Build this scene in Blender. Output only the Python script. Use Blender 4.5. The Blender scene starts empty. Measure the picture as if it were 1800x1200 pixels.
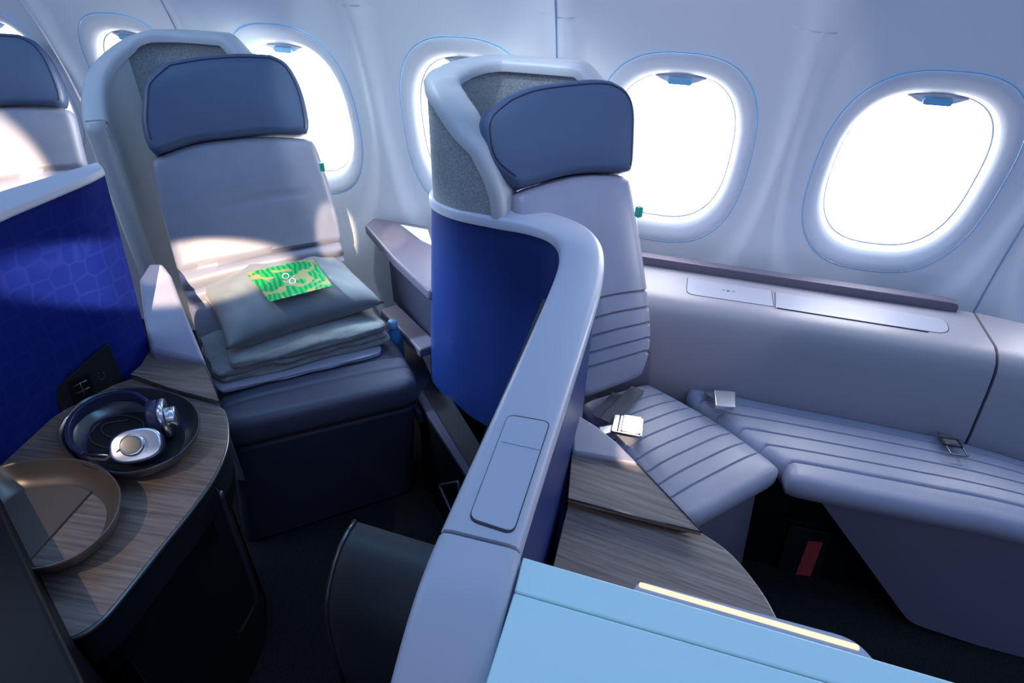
import bpy, math, random
from mathutils import Vector, Matrix, noise
random.seed(4)
sc = bpy.context.scene
col = sc.collection
# ------------------------------------------------------------------ camera
FPX, CAMH = 1050.0, 1.45
def _cam_axes():
    a = Vector((-3373-900, -220-600, FPX)).normalized()
    b = Vector((1229-900, -118-600, FPX)).normalized()
    X = -a
    dn = b.cross(X).normalized()
    if dn.y < 0: dn = -dn
    Y = dn.cross(X)
    if Y.z < 0: Y = -Y
    return X, Y, -dn
CX, CY, CZ = _cam_axes()
cam_d = bpy.data.cameras.new('camera')
cam_d.sensor_width = 36; cam_d.lens = FPX/1800*36; cam_d.clip_start = .01
cam = bpy.data.objects.new('camera', cam_d); col.objects.link(cam)
_r = Vector((CX.x, CY.x, CZ.x)); _d = Vector((CX.y, CY.y, CZ.y)); _f = Vector((CX.z, CY.z, CZ.z))
cam.matrix_world = Matrix(((_r.x, -_d.x, -_f.x, 0), (_r.y, -_d.y, -_f.y, 0), (_r.z, -_d.z, -_f.z, CAMH), (0, 0, 0, 1)))
sc.camera = cam
# ------------------------------------------------------------------ light
sc.view_settings.view_transform = 'Standard'
sc.view_settings.look = 'None'
sc.view_settings.exposure = 0.0
sc.view_settings.gamma = 1.0
w = bpy.data.worlds.new('world'); sc.world = w; w.use_nodes = True
w.node_tree.nodes['Background'].inputs[0].default_value = (.30, .42, .78, 1)
w.node_tree.nodes['Background'].inputs[1].default_value = .45
def light(name, kind, loc, target, energy, color, **kw):
    d = bpy.data.lights.new(name, kind); d.energy = energy; d.color = color
    for k, v in kw.items(): setattr(d, k, v)
    o = bpy.data.objects.new(name, d); col.objects.link(o); o.location = loc
    dr = Vector(target)-Vector(loc)
    o.rotation_euler = dr.to_track_quat('-Z', 'Y').to_euler()
    return o
light('cabin_mood_light', 'AREA', (-.4, .9, 2.25), (-.4, 1.25, .6), 17, (.24, .55, 1.0), shape='RECTANGLE', size=4.5, size_y=.5)
light('aisle_light', 'AREA', (.9, -.9, 2.1), (0, 1.2, .5), 5, (.85, .84, 1.0), shape='RECTANGLE', size=2.5, size_y=.8)  # added soft fill from the camera side, not a cabin fixture
SUN = (1.0, .74, .50)
def sunspot(name, loc, target, energy, deg, blend=.25):
    return light(name, 'SPOT', loc, target, energy, SUN, spot_size=math.radians(deg), spot_blend=blend, shadow_soft_size=.01)
S0 = (.3, -1.2, 2.15)
sunspot('sun_on_pillow_seat', (-1.78, .32, 1.75), (-1.275, 1.02, .58), 200, 6.0, .5)
b_ = sunspot('sun_on_backrest', S0, (-1.225, 1.13, .665), 1500, 9.6, .45); b_.scale = (1, .36, 1)
b_ = sunspot('sun_on_backrest', S0, (-.945, 1.33, .745), 900, 3.4, .5); b_.scale = (.42, 1, 1)
sunspot('sun_on_far_seat', (-.6, -1.2, 2.2), (-2.28, 1.13, .72), 1900, 14)
sunspot('sun_on_armrest', (-.2, .1, 1.9), (-1.214, 0.993, .76), 90, 3.6)
sunspot('sun_on_shelf', S0, (-.84, 1.52, .66), 900, 1.4)
sunspot('sun_on_belt', S0, (-.04, 1.06, .48), 700, 1.3)
sunspot('sun_on_left_table', (-.95, -.6, 2.3), (-.85, .38, .62), 46, 17, .9)
light('left_window_glow', 'AREA', (-2.1, .45, 1.75), (-.6, 1.1, .5), 3.5, (.72, .86, 1.0), size=.5)  # added cool fill from the left, stands at no window
light('window_daylight_left', 'SPOT', (-1.75, .75, 1.75), (-.66, 1.24, .66), 240, (.62, .80, 1.0), spot_size=math.radians(22), spot_blend=1.0, shadow_soft_size=.08)  # added spot that brightens the left curve of the blue divider
light('wall_wash_left', 'SPOT', (-.66, .95, 2.25), (-.70, 1.57, 1.22), 34, (.80, .92, 1.0), spot_size=math.radians(40), spot_blend=.18, shadow_soft_size=.03)  # added spot, its cone edge draws the bright arc on the wall
light('wall_wash_centre', 'SPOT', (-.2, .5, 2.3), (-.08, 1.6, .98), 22, (.93, .90, 1.0), spot_size=math.radians(34), spot_blend=.25, shadow_soft_size=.03)  # added spot lifting the middle wall panel, no fixture there
# ------------------------------------------------------------------ maths helpers
def ray(px, py):
    d = Vector((px-900, py-600, FPX))/FPX
    return Vector((d.dot(CX), d.dot(CY), d.dot(CZ)))
ORG = Vector((0, 0, CAMH))
def atZ(px, py, z):
    r = ray(px, py); return ORG + r*((z-CAMH)/r.z)
def atY(px, py, y):
    r = ray(px, py); return ORG + r*(y/r.y)
def onPl(px, py, p0, n):
    r = ray(px, py); return ORG + r*((p0-ORG).dot(n)/r.dot(n))
def V(*a): return Vector(a)
def catmull(pts, per=8, closed=False):
    pts = [Vector(p) for p in pts]; n = len(pts); out = []
    rng = n if closed else n-1
    for i in range(rng):
        if closed: p0, p1, p2, p3 = pts[i-1], pts[i], pts[(i+1) % n], pts[(i+2) % n]
        else: p0, p1, p2, p3 = pts[max(i-1, 0)], pts[i], pts[i+1], pts[min(i+2, n-1)]
        for k in range(per):
            t = k/per
            out.append(.5*((2*p1)+(p2-p0)*t+(2*p0-5*p1+4*p2-p3)*t*t+(3*p1-p0-3*p2+p3)*t**3))
    if not closed: out.append(pts[-1])
    return out
class PL:            # arclength polyline
    def __init__(s, pts):
        s.p = pts; s.l = [0]
        for a, b in zip(pts, pts[1:]): s.l.append(s.l[-1]+(b-a).length)
        s.L = s.l[-1] or 1e-9
    def __call__(s, t):
        d = min(max(t, 0), 1)*s.L
        lo = 0
        for i in range(len(s.p)-1):
            if s.l[i+1] >= d:
                seg = s.l[i+1]-s.l[i]
                return s.p[i].lerp(s.p[i+1], (d-s.l[i])/seg if seg else 0)
        return s.p[-1]
def sstep(a, b, x):
    t = min(max((x-a)/(b-a), 0), 1); return t*t*(3-2*t)
# ------------------------------------------------------------------ materials
def mat(name, c, rough=.5, metal=0, noise_amt=0, noise_scale=40, bump=0, bump_scale=300, emit=None, estr=0, sheen=0, coat=0, spec=.5):
    m = bpy.data.materials.new(name); m.use_nodes = True; nt = m.node_tree
    b = nt.nodes['Principled BSDF']
    b.inputs['Base Color'].default_value = (*c, 1)
    b.inputs['Roughness'].default_value = rough; b.inputs['Metallic'].default_value = metal
    b.inputs['Specular IOR Level'].default_value = spec
    if coat: b.inputs['Coat Weight'].default_value = coat
    if sheen: b.inputs['Sheen Weight'].default_value = sheen
    tc = nt.nodes.new('ShaderNodeTexCoord')
    if noise_amt:
        n = nt.nodes.new('ShaderNodeTexNoise'); n.inputs['Scale'].default_value = noise_scale; n.inputs['Detail'].default_value = 4
        nt.links.new(tc.outputs['Object'], n.inputs['Vector'])
        r = nt.nodes.new('ShaderNodeValToRGB')
        r.color_ramp.elements[0].position = .3; r.color_ramp.elements[1].position = .7
        r.color_ramp.elements[0].color = (*[x*(1-noise_amt) for x in c], 1)
        r.color_ramp.elements[1].color = (*[min(x*(1+noise_amt), 1) for x in c], 1)
        nt.links.new(n.outputs['Fac'], r.inputs['Fac']); nt.links.new(r.outputs['Color'], b.inputs['Base Color'])
    if bump:
        n = nt.nodes.new('ShaderNodeTexNoise'); n.inputs['Scale'].default_value = bump_scale; n.inputs['Detail'].default_value = 3
        nt.links.new(tc.outputs['Object'], n.inputs['Vector'])
        bp = nt.nodes.new('ShaderNodeBump'); bp.inputs['Strength'].default_value = bump; bp.inputs['Distance'].default_value = .002
        nt.links.new(n.outputs['Fac'], bp.inputs['Height']); nt.links.new(bp.outputs['Normal'], b.inputs['Normal'])
    if emit:
        b.inputs['Emission Color'].default_value = (*emit, 1); b.inputs['Emission Strength'].default_value = estr
    return m
def wood_mat(name, c1, c2, ang):
    m = bpy.data.materials.new(name); m.use_nodes = True; nt = m.node_tree; b = nt.nodes['Principled BSDF']
    tc = nt.nodes.new('ShaderNodeTexCoord'); mp = nt.nodes.new('ShaderNodeMapping')
    mp.inputs['Rotation'].default_value = (0, 0, -ang)
    mp2 = nt.nodes.new('ShaderNodeMapping'); mp2.inputs['Scale'].default_value = (7, 165, 60)
    n = nt.nodes.new('ShaderNodeTexNoise'); n.inputs['Scale'].default_value = 1; n.inputs['Detail'].default_value = 7; n.inputs['Roughness'].default_value = .62
    r = nt.nodes.new('ShaderNodeValToRGB')
    r.color_ramp.elements[0].position = .28; r.color_ramp.elements[1].position = .74
    r.color_ramp.elements[0].color = (*c1, 1); r.color_ramp.elements[1].color = (*c2, 1)
    L = nt.links.new
    L(tc.outputs['Object'], mp.inputs['Vector']); L(mp.outputs['Vector'], mp2.inputs['Vector']); L(mp2.outputs['Vector'], n.inputs['Vector'])
    L(n.outputs['Fac'], r.inputs['Fac']); L(r.outputs['Color'], b.inputs['Base Color'])
    b.inputs['Roughness'].default_value = .42
    bp = nt.nodes.new('ShaderNodeBump'); bp.inputs['Strength'].default_value = .25; bp.inputs['Distance'].default_value = .0008
    L(n.outputs['Fac'], bp.inputs['Height']); L(bp.outputs['Normal'], b.inputs['Normal'])
    return m
def fabric_pattern_mat(name, c1, c2):
    # royal blue divider cloth with a faint woven lattice of ovals
    m = bpy.data.materials.new(name); m.use_nodes = True; nt = m.node_tree; b = nt.nodes['Principled BSDF']
    tc = nt.nodes.new('ShaderNodeTexCoord'); v = nt.nodes.new('ShaderNodeTexVoronoi')
    v.feature = 'DISTANCE_TO_EDGE'; v.inputs['Scale'].default_value = 26; v.inputs['Randomness'].default_value = .35
    r = nt.nodes.new('ShaderNodeValToRGB'); r.color_ramp.elements[0].position = .0; r.color_ramp.elements[1].position = .09
    r.color_ramp.elements[0].color = (*c2, 1); r.color_ramp.elements[1].color = (*c1, 1)
    L = nt.links.new; L(tc.outputs['Object'], v.inputs['Vector']); L(v.outputs['Distance'], r.inputs['Fac']); L(r.outputs['Color'], b.inputs['Base Color'])
    b.inputs['Roughness'].default_value = .7; b.inputs['Specular IOR Level'].default_value = .12
    return m
M = dict(
    wall=mat('cabin_wall_white', (.80, .83, .88), .38, bump=.03, bump_scale=60),
    bezel=mat('window_bezel_white', (.74, .79, .87), .35),
    pane=mat('window_daylight', (1, 1, 1), .3, emit=(1, 1, 1), estr=9.0),
    gap=mat('blue_gap_line', (.30, .66, .95), .5),  # light blue colour stands for the glow in the bezel gap
    seam=mat('panel_seam', (.22, .36, .55), .6),
    tab=mat('shade_tab_blue', (.22, .52, .80), .3),
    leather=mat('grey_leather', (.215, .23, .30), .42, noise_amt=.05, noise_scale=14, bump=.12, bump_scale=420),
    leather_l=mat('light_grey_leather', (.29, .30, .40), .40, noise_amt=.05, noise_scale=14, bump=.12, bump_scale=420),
    leather_d=mat('slate_leather', (.085, .09, .135), .38, noise_amt=.05, noise_scale=14, bump=.12, bump_scale=420),  # grey seat leather with the cushion's shade put into the colour
    headleather=mat('blue_grey_headrest_leather', (.062, .098, .185), .42, bump=.1, bump_scale=420),
    basegrey=mat('seat_base_grey', (.16, .17, .25), .6, bump=.1, bump_scale=300),
    basedark=mat('seat_base_navy', (.038, .042, .08), .55, bump=.1, bump_scale=300),
    piping=mat('dark_piping', (.018, .022, .05), .5),
    plastic=mat('pale_grey_trim', (.50, .52, .61), .38),
    rim=mat('pale_shell_rim', (.50, .52, .55), .4),
    shellgrey=mat('shell_inner_grey', (.50, .55, .58), .5),
    fabric=mat('grey_green_shell_fabric', (.31, .355, .375), .9, noise_amt=.30, noise_scale=260, bump=.5, bump_scale=500, sheen=.2),
    blue=mat('royal_blue_cloth', (.010, .032, .175), .45, spec=.6),
    bluepat=fabric_pattern_mat('patterned_blue_cloth', (.004, .014, .17), (.008, .020, .20)),
    dark=mat('charcoal_plastic', (.012, .014, .018), .5, spec=.35),
    dark2=mat('black_panel', (.004, .005, .008), .5, spec=.25),
    footbox=mat('graphite_foot_box', (.045, .05, .056), .42),
    darkbrown=mat('dark_grey_slot', (.04, .038, .042), .5),
    mauve=mat('mauve_grey_trim', (.12, .11, .155), .4),
    console=mat('grey_side_console', (.27, .265, .32), .42, bump=.08, bump_scale=380),
    consoletop=mat('console_lid', (.31, .32, .41), .4),
    gunmetal=mat('gunmetal_edge', (.16, .17, .18), .3, metal=.8),
    bronze=mat('bronze_tray', (.20, .17, .14), .32, metal=.55),
    liner=mat('brown_liner', (.12, .10, .085), .6),
    carpet=mat('dark_carpet', (.008, .008, .011), .95, noise_amt=.8, noise_scale=180, bump=1, bump_scale=220),  # base taken near black to hold the shade at floor level
    pillow=mat('grey_blue_pillow_cloth', (.20, .235, .26), .75, bump=.2, bump_scale=500, sheen=.2),
    blanket=mat('grey_knit_blanket', (.25, .275, .28), .9, noise_amt=.1, noise_scale=60, bump=.6, bump_scale=260, sheen=.3),
    sheet=mat('lilac_sheet', (.36, .36, .46), .8),
    chrome=mat('brushed_chrome', (.72, .74, .78), .24, metal=1),
    belt=mat('grey_belt_webbing', (.12, .12, .135), .7, bump=.6, bump_scale=400),
    navy=mat('navy_headphone_leather', (.025, .03, .085), .4),
    cyanp=mat('ice_blue_console_top', (.68, .95, .95), .36),
    slit=mat('fine_dark_gap', (.03, .033, .05), .6),
    warm=mat('warm_light_strip', (1, .8, .5), .4, emit=(1, .62, .28), estr=1.15),
    red=mat('red_label', (.48, .07, .08), .5),
    green=mat('green_tag', (.03, .45, .30), .5),
    white=mat('white_print', (.8, .84, .8), .5),
    paper=mat('pale_blue_paper', (.62, .80, .88), .5),
    wood=wood_mat('walnut_grey_veneer', (.10, .085, .08), (.33, .285, .265), math.radians(-6)),
    wood2=wood_mat('walnut_grey_veneer_left', (.085, .068, .06), (.30, .24, .205), math.radians(8)),
)
def bottle_mat():
    m = mat('blue_bottle', (.06, .30, .70), .12); m.node_tree.nodes['Principled BSDF'].inputs['Transmission Weight'].default_value = .35
    return m
M['bottle'] = bottle_mat()
def card_mat():
    m = bpy.data.materials.new('palm_leaf_print'); m.use_nodes = True; nt = m.node_tree; b = nt.nodes['Principled BSDF']; L = nt.links.new
    tc = nt.nodes.new('ShaderNodeTexCoord')
    wv = nt.nodes.new('ShaderNodeTexWave'); wv.wave_type = 'BANDS'; wv.bands_direction = 'DIAGONAL'; wv.inputs['Scale'].default_value = 34; wv.inputs['Distortion'].default_value = 4.5; wv.inputs['Detail'].default_value = 1; wv.inputs['Detail Scale'].default_value = .6
    n = nt.nodes.new('ShaderNodeTexNoise'); n.inputs['Scale'].default_value = 19; n.inputs['Detail'].default_value = 1; n.inputs['Distortion'].default_value = 1.2
    L(tc.outputs['Object'], wv.inputs['Vector']); L(tc.outputs['Object'], n.inputs['Vector'])
    rw = nt.nodes.new('ShaderNodeValToRGB'); rw.color_ramp.elements[0].position = .30; rw.color_ramp.elements[1].position = .55
    rw.color_ramp.elements[0].color = (.005, .22, .05, 1); rw.color_ramp.elements[1].color = (.01, .42, .11, 1)
    rm = nt.nodes.new('ShaderNodeValToRGB'); rm.color_ramp.elements[0].position = .50; rm.color_ramp.elements[1].position = .54
    mx = nt.nodes.new('ShaderNodeMix'); mx.data_type = 'RGBA'
    L(wv.outputs['Fac'], rw.inputs['Fac']); L(n.outputs['Fac'], rm.inputs['Fac']); L(rm.outputs['Color'], mx.inputs['Factor'])
    L(rw.outputs['Color'], mx.inputs['A']); mx.inputs['B'].default_value = (.36, .34, .14, 1)
    L(mx.outputs['Result'], b.inputs['Base Color']); b.inputs['Roughness'].default_value = .5
    return m
M['card'] = card_mat()
# ------------------------------------------------------------------ object helpers
def mk(name, verts, faces, m, parent=None, smooth=True, auto=None):
    me = bpy.data.meshes.new(name); me.from_pydata([tuple(v) for v in verts], [], faces); me.validate(); me.update()
    import bmesh
    bm = bmesh.new(); bm.from_mesh(me); bmesh.ops.recalc_face_normals(bm, faces=bm.faces); bm.to_mesh(me); bm.free()
    me.materials.append(m)
    if smooth:
        for p in me.polygons: p.use_smooth = True
        if auto: me.set_sharp_from_angle(angle=math.radians(auto))
    o = bpy.data.objects.new(name, me); col.objects.link(o)
    if parent:
        o.parent = parent; o.matrix_parent_inverse = parent.matrix_world.inverted()
    return o
def tag(o, label, cat, group=None, kind=None):
    o['label'] = label; o['category'] = cat
    if group: o['group'] = group
    if kind: o['kind'] = kind
    return o
def thing(name, loc, label, cat, group=None):
    o = bpy.data.objects.new(name, None); col.objects.link(o); o.location = loc; o.empty_display_size = .05
    bpy.context.view_layer.update()
    o.matrix_world = Matrix.Translation(Vector(loc))
    return tag(o, label, cat, group)
def struct(o): o['kind'] = 'structure'; return o
def bevel(o, wdt, seg=3, ang=35):
    b = o.modifiers.new('bevel', 'BEVEL'); b.width = wdt; b.segments = seg; b.limit_method = 'ANGLE'; b.angle_limit = math.radians(ang)
    b.harden_normals = False
    return o
def prism(name, poly, z0, z1, m, parent=None, bw=0, smooth=True):
    n = len(poly)
    f0 = z0 if callable(z0) else (lambda p: z0); f1 = z1 if callable(z1) else (lambda p: z1)
    vs = [(p[0], p[1], f0(p)) for p in poly]+[(p[0], p[1], f1(p)) for p in poly]
    fs = [tuple(range(n))[::-1], tuple(range(n, 2*n))]+[(i, (i+1) % n, n+(i+1) % n, n+i) for i in range(n)]
    o = mk(name, vs, fs, m, parent, smooth, 40)
    if bw: bevel(o, bw)
    return o
def box(name, c, s, m, parent=None, rot=0, bw=0, R=None):
    cr, sr = math.cos(rot), math.sin(rot); vs = []
    for x in (-1, 1):
        for y in (-1, 1):
            for z in (-1, 1):
                q = Vector((x*s[0]/2, y*s[1]/2, z*s[2]/2))
                q = R @ q if R else Vector((q.x*cr-q.y*sr, q.x*sr+q.y*cr, q.z))
                vs.append(q+Vector(c))
    fs = [(0, 1, 3, 2), (4, 6, 7, 5), (0, 4, 5, 1), (2, 3, 7, 6), (0, 2, 6, 4), (1, 5, 7, 3)]
    o = mk(name, vs, fs, m, parent, True, 40)
    if bw: bevel(o, bw)
    return o
def tube(name, pts, r, m, parent=None, closed=False, seg=8, flat=None):
    pts = [Vector(p) for p in pts]; n = len(pts); vs = []; fs = []
    up = Vector((0, 0, 1)); prev = None
    for i, p in enumerate(pts):
        a = pts[i-1] if (i or closed) else p; b = pts[(i+1) % n] if (i < n-1 or closed) else p
        t = (b-a).normalized()
        s = prev if prev else (t.cross(up) if abs(t.z) < .95 else t.cross(Vector((1, 0, 0))))
        s = (s-t*s.dot(t)).normalized(); prev = s
        q = t.cross(s)
        rr = r(i/(n-1)) if callable(r) else r
        for k in range(seg):
            a_ = 2*math.pi*k/seg
            vs.append(p+s*math.cos(a_)*rr+q*math.sin(a_)*rr)
    m_ = n if closed else n-1
    for i in range(m_):
        for k in range(seg):
            j = (i+1) % n
            fs.append((i*seg+k, i*seg+(k+1) % seg, j*seg+(k+1) % seg, j*seg+k))
    if not closed:
        fs.append(tuple(range(seg))[::-1]); fs.append(tuple((n-1)*seg+k for k in range(seg)))
    return mk(name, vs, fs, m, parent)
def strap(name, pts, nrm, wd, th, m, parent=None):
    pts = [Vector(p) for p in pts]; vs = []; fs = []
    for i, p in enumerate(pts):
        t = (pts[min(i+1, len(pts)-1)]-pts[max(i-1, 0)]).normalized(); N = Vector(nrm).normalized(); s = t.cross(N).normalized()
        for a, b in ((-1, 0), (1, 0), (1, 1), (-1, 1)): vs.append(p+s*a*wd/2+N*b*th)
    for i in range(len(pts)-1):
        for k in range(4): fs.append((i*4+k, i*4+(k+1) % 4, i*4+4+(k+1) % 4, i*4+4+k))
    fs.append((3, 2, 1, 0)); e = (len(pts)-1)*4; fs.append((e, e+1, e+2, e+3))
    return mk(name, vs, fs, m, parent, True, 40)
def samples(n, grooves, gw):
    s = {i/n for i in range(n+1)}
    for g in grooves:
        s = {x for x in s if abs(x-g) > gw*1.4 or x in (0, 1)}
        for k in (-1.3, -.8, -.4, 0, .4, .8, 1.3): s.add(g+k*gw)
    return sorted(x for x in s if 0 <= x <= 1)
def pad(name, bottom, right, top, left, N, thick, r, m, parent=None, bulge=.01, gv=(), gu=(), gd=.006, gw=.008, hf=None, nu=28, nv=28, slope=0, back_scale=1):
    """upholstered pad over a four-sided outline; the outline is its silhouette, N its outward normal"""
    N = Vector(N).normalized()
    C = sum((Vector(p) for cv in (bottom, top) for p in (cv[0], cv[-1])), Vector())/4
    e1 = (Vector(bottom[-1])-Vector(bottom[0])).normalized(); e1 = (e1-N*e1.dot(N)).normalized(); e2 = N.cross(e1)
    allp = [Vector(p) for cv in (bottom, right, top, left) for p in cv]
    hw = max(abs((p-C).dot(e1)) for p in allp); hh = max(abs((p-C).dot(e2)) for p in allp)
    k1, k2 = 1-r/hw, 1-r/hh
    def sh(p):
        d = Vector(p)-C; return C+e1*d.dot(e1)*k1+e2*d.dot(e2)*k2+N*d.dot(N)
    B, Rr, T, Lf = [PL(catmull([sh(p) for p in cv], 8) if len(cv) > 2 else [sh(p) for p in cv]) for cv in (bottom, right, top, left)]
    us = samples(nu, gu, gw); vs_ = samples(nv, gv, gw)
    def P(u, v):
        a = B(u)*(1-v)+T(u)*v; b = Lf(v)*(1-u)+Rr(v)*u
        c = B(0)*(1-u)*(1-v)+B(1)*u*(1-v)+T(0)*(1-u)*v+T(1)*u*v
        p = a+b-c
        h = bulge*(1-(2*u-1)**4)*(1-(2*v-1)**4)
        for g in gv: h -= gd*max(0, 1-abs(v-g)/(gw*1.3))**.8
        for g in gu: h -= gd*max(0, 1-abs(u-g)/(gw*1.3))**.8
        if hf: h += hf(u, v)
        return p+N*h
    nU, nV = len(us), len(vs_)
    verts = [P(u, v) for v in vs_ for u in us]; faces = []
    for j in range(nV-1):
        for i in range(nU-1): faces.append((j*nU+i, j*nU+i+1, (j+1)*nU+i+1, (j+1)*nU+i))
    loop = [i for i in range(nU)]+[j*nU+nU-1 for j in range(1, nV)]+[(nV-1)*nU+i for i in range(nU-2, -1, -1)]+[j*nU for j in range(nV-2, 0, -1)]
    n = len(loop); base = [verts[i] for i in loop]; outs = []
    for i in range(n):
        t = base[(i+2) % n]-base[i-2]; t = t-N*t.dot(N)
        outs.append(t.normalized().cross(N).normalized())
    prev = loop
    K = 6
    rings = [(math.sin(k/K*math.pi/2)*r, r*(1-math.cos(k/K*math.pi/2))) for k in range(1, K+1)]
    if thick > 2*r: rings.append((r, thick-r))
    rings += [(r*math.cos(a), thick-r+r*math.sin(a)) for a in (.5, 1.0, 1.4)]
    for o_, d_ in rings:
        st = len(verts); f = d_/max(thick, 1e-6)
        for i in range(n): verts.append(base[i]+outs[i]*o_-N*d_-(base[i]-C-N*(base[i]-C).dot(N))*(1-back_scale)*f)
        cur = list(range(st, st+n))
        for i in range(n): faces.append((prev[i], prev[(i+1) % n], cur[(i+1) % n], cur[i]))
        prev = cur
    faces.append(tuple(prev)[::-1])
    o = mk(name, verts, faces, m, parent, True, 60)
    o_edge = [base[i] for i in range(n)]
    return o, P, (o_edge, outs, N, n, nU, nV)
def ribbon(name, path, zb, zt, th, m, parent=None, side=1, lean=None, bw=0):
    """wall following a plan path; th extends to `side` of it; zb/zt are functions of 0..1"""
    n = len(path); vs = []; fs = []; L = [0]
    for a, b in zip(path, path[1:]): L.append(L[-1]+(Vector(b)-Vector(a)).length)
    for i, p in enumerate(path):
        a = Vector(path[max(i-1, 0)]).to_2d(); b = Vector(path[min(i+1, n-1)]).to_2d(); t = (b-a).normalized(); nn = Vector((t.y, -t.x))*side
        s = L[i]/L[-1]; p = Vector(p).to_2d(); z0, z1 = zb(s), zt(s)
        off = lean(s) if lean else Vector((0, 0))
        q = p-nn*0
        vs += [(*(p+off), z0), (*p, z1), (*(p+nn*th), z1), (*(p+nn*th+off), z0)]
    for i in range(n-1):
        for k in range(4): fs.append((i*4+k, i*4+(k+1) % 4, i*4+4+(k+1) % 4, i*4+4+k))
    fs.append((3, 2, 1, 0)); e = (n-1)*4; fs.append((e, e+1, e+2, e+3))
    o = mk(name, vs, fs, m, parent, True, 40)
    if bw: bevel(o, bw, 3, 50)
    return o
def slab(name, pts3, N, th, m, parent=None, bw=0):
    """thin plate with a 3-D outline, thickness th along N"""
    N = Vector(N).normalized(); n = len(pts3); pts3 = [Vector(p) for p in pts3]
    vs = pts3+[p+N*th for p in pts3]
    fs = [tuple(range(n))[::-1], tuple(range(n, 2*n))]+[(i, (i+1) % n, n+(i+1) % n, n+i) for i in range(n)]
    o = mk(name, vs, fs, m, parent, True, 40)
    if bw: bevel(o, bw)
    return o
def rrect(cx, cy, hw, hh, r, rot=0, seg=6):
    out = []
    for (sx, sy, a0) in ((1, 1, 0), (-1, 1, 90), (-1, -1, 180), (1, -1, 270)):
        for k in range(seg+1):
            a = math.radians(a0+90*k/seg)
            x, y = sx*(hw-r)+r*math.cos(a), sy*(hh-r)+r*math.sin(a)
            out.append((cx+x*math.cos(rot)-y*math.sin(rot), cy+x*math.sin(rot)+y*math.cos(rot)))
    return out
def roundpoly(pts, rad, seg=5):
    """polygon with rounded corners (Vectors, any dimension)"""
    pts = [Vector(p) for p in pts]; n = len(pts); out = []
    for i in range(n):
        p, a, b = pts[i], pts[i-1], pts[(i+1) % n]
        r = rad[i] if isinstance(rad, (list, tuple)) else rad
        if r <= 0: out.append(p); continue
        da, db = (a-p), (b-p); r1 = min(r, da.length*.48); r2 = min(r, db.length*.48)
        s, e = p+da.normalized()*r1, p+db.normalized()*r2
        for k in range(seg+1):
            t = k/seg; out.append(s*(1-t)**2+p*2*t*(1-t)+e*t*t)
    return out
# ================================================================== SETTING
WR, WZ, YM = 1.8, .67, 1.6533
def wpt(x, s, d=0):      # point on the curved side wall; s arc length above z=.67, d outward offset
    if s < 0: return Vector((x, YM+d, WZ+s))
    a = s/WR; return Vector((x, YM-WR+(WR+d)*math.cos(a), WZ+(WR+d)*math.sin(a)))
PITCH, WX0, WS = .5655, -.633, .293
win_x = [WX0+PITCH*k for k in (-3, -2, -1, 0, 1, 2, 3)]
def dish(x, s):
    d = 0
    for xc in win_x:
        q = (abs((x-xc)/.285)**2.6+abs((s-.42)/.62)**2.6)**(1/2.6)
        d = max(d, .020*(1-sstep(.80, 1.0, q)))
    return d
def sup(a, b, t, e=2.7):
    c, s = math.cos(t), math.sin(t)
    return a*math.copysign(abs(c)**(2/e), c), b*math.copysign(abs(s)**(2/e), s)
def build_wall():
    vs, fs = [], []
    A, B, NA, NR = .206, .259, 128, 22
    lo, hi = WS-.33, WS+.33
    cor = {}
    for i in range(NA):
        ex, ey = sup(A, B, 2*math.pi*(i+.5)/NA); c, s_ = ex/(PITCH/2), ey/.33; k = 1/max(abs(c), abs(s_))
        sg = (math.copysign(1, ex), math.copysign(1, ey)); dd = (Vector((ex*k, ey*k))-Vector((sg[0]*PITCH/2, sg[1]*.33))).length
        if sg not in cor or dd < cor[sg][0]: cor[sg] = (dd, i)
    snap = {v[1]: (k[0]*PITCH/2, k[1]*.33) for k, v in cor.items()}
    for xc in win_x:
        st = len(vs)
        for j in range(NR+1):
            f = (j/NR)
            for i in range(NA):
                t = 2*math.pi*(i+.5)/NA; ex, ey = sup(A, B, t)
                c, s_ = ex/(PITCH/2), ey/.33; k = 1/max(abs(c), abs(s_)); rx, ry = snap.get(i, (ex*k, ey*k))
                x, s = xc+ex+(rx-ex)*f, WS+ey+(ry-ey)*f
                vs.append(wpt(x, s, dish(x, s)))
        for j in range(NR):
            for i in range(NA):
                a, b = st+j*NA+i, st+j*NA+(i+1) % NA
                fs.append((a, b, b+NA, a+NA))
    def grid(x0, x1, s0, s1, nx, ns):
        st = len(vs)
        for j in range(ns+1):
            for i in range(nx+1):
                x, s = x0+(x1-x0)*i/nx, s0+(s1-s0)*j/ns; vs.append(wpt(x, s, dish(x, s)))
        for j in range(ns):
            for i in range(nx):
                a = st+j*(nx+1)+i; fs.append((a, a+1, a+nx+2, a+nx+1))
    x0, x1 = win_x[0]-PITCH/2, win_x[-1]+PITCH/2
    grid(x0, x1, hi, 1.15, 200, 24); grid(x0, x1, -.72, lo, 200, 14)
    grid(x0-1.2, x0, -.72, 1.15, 6, 14)
    return struct(mk('wall_back', vs, fs, M['wall']))
build_wall()
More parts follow.
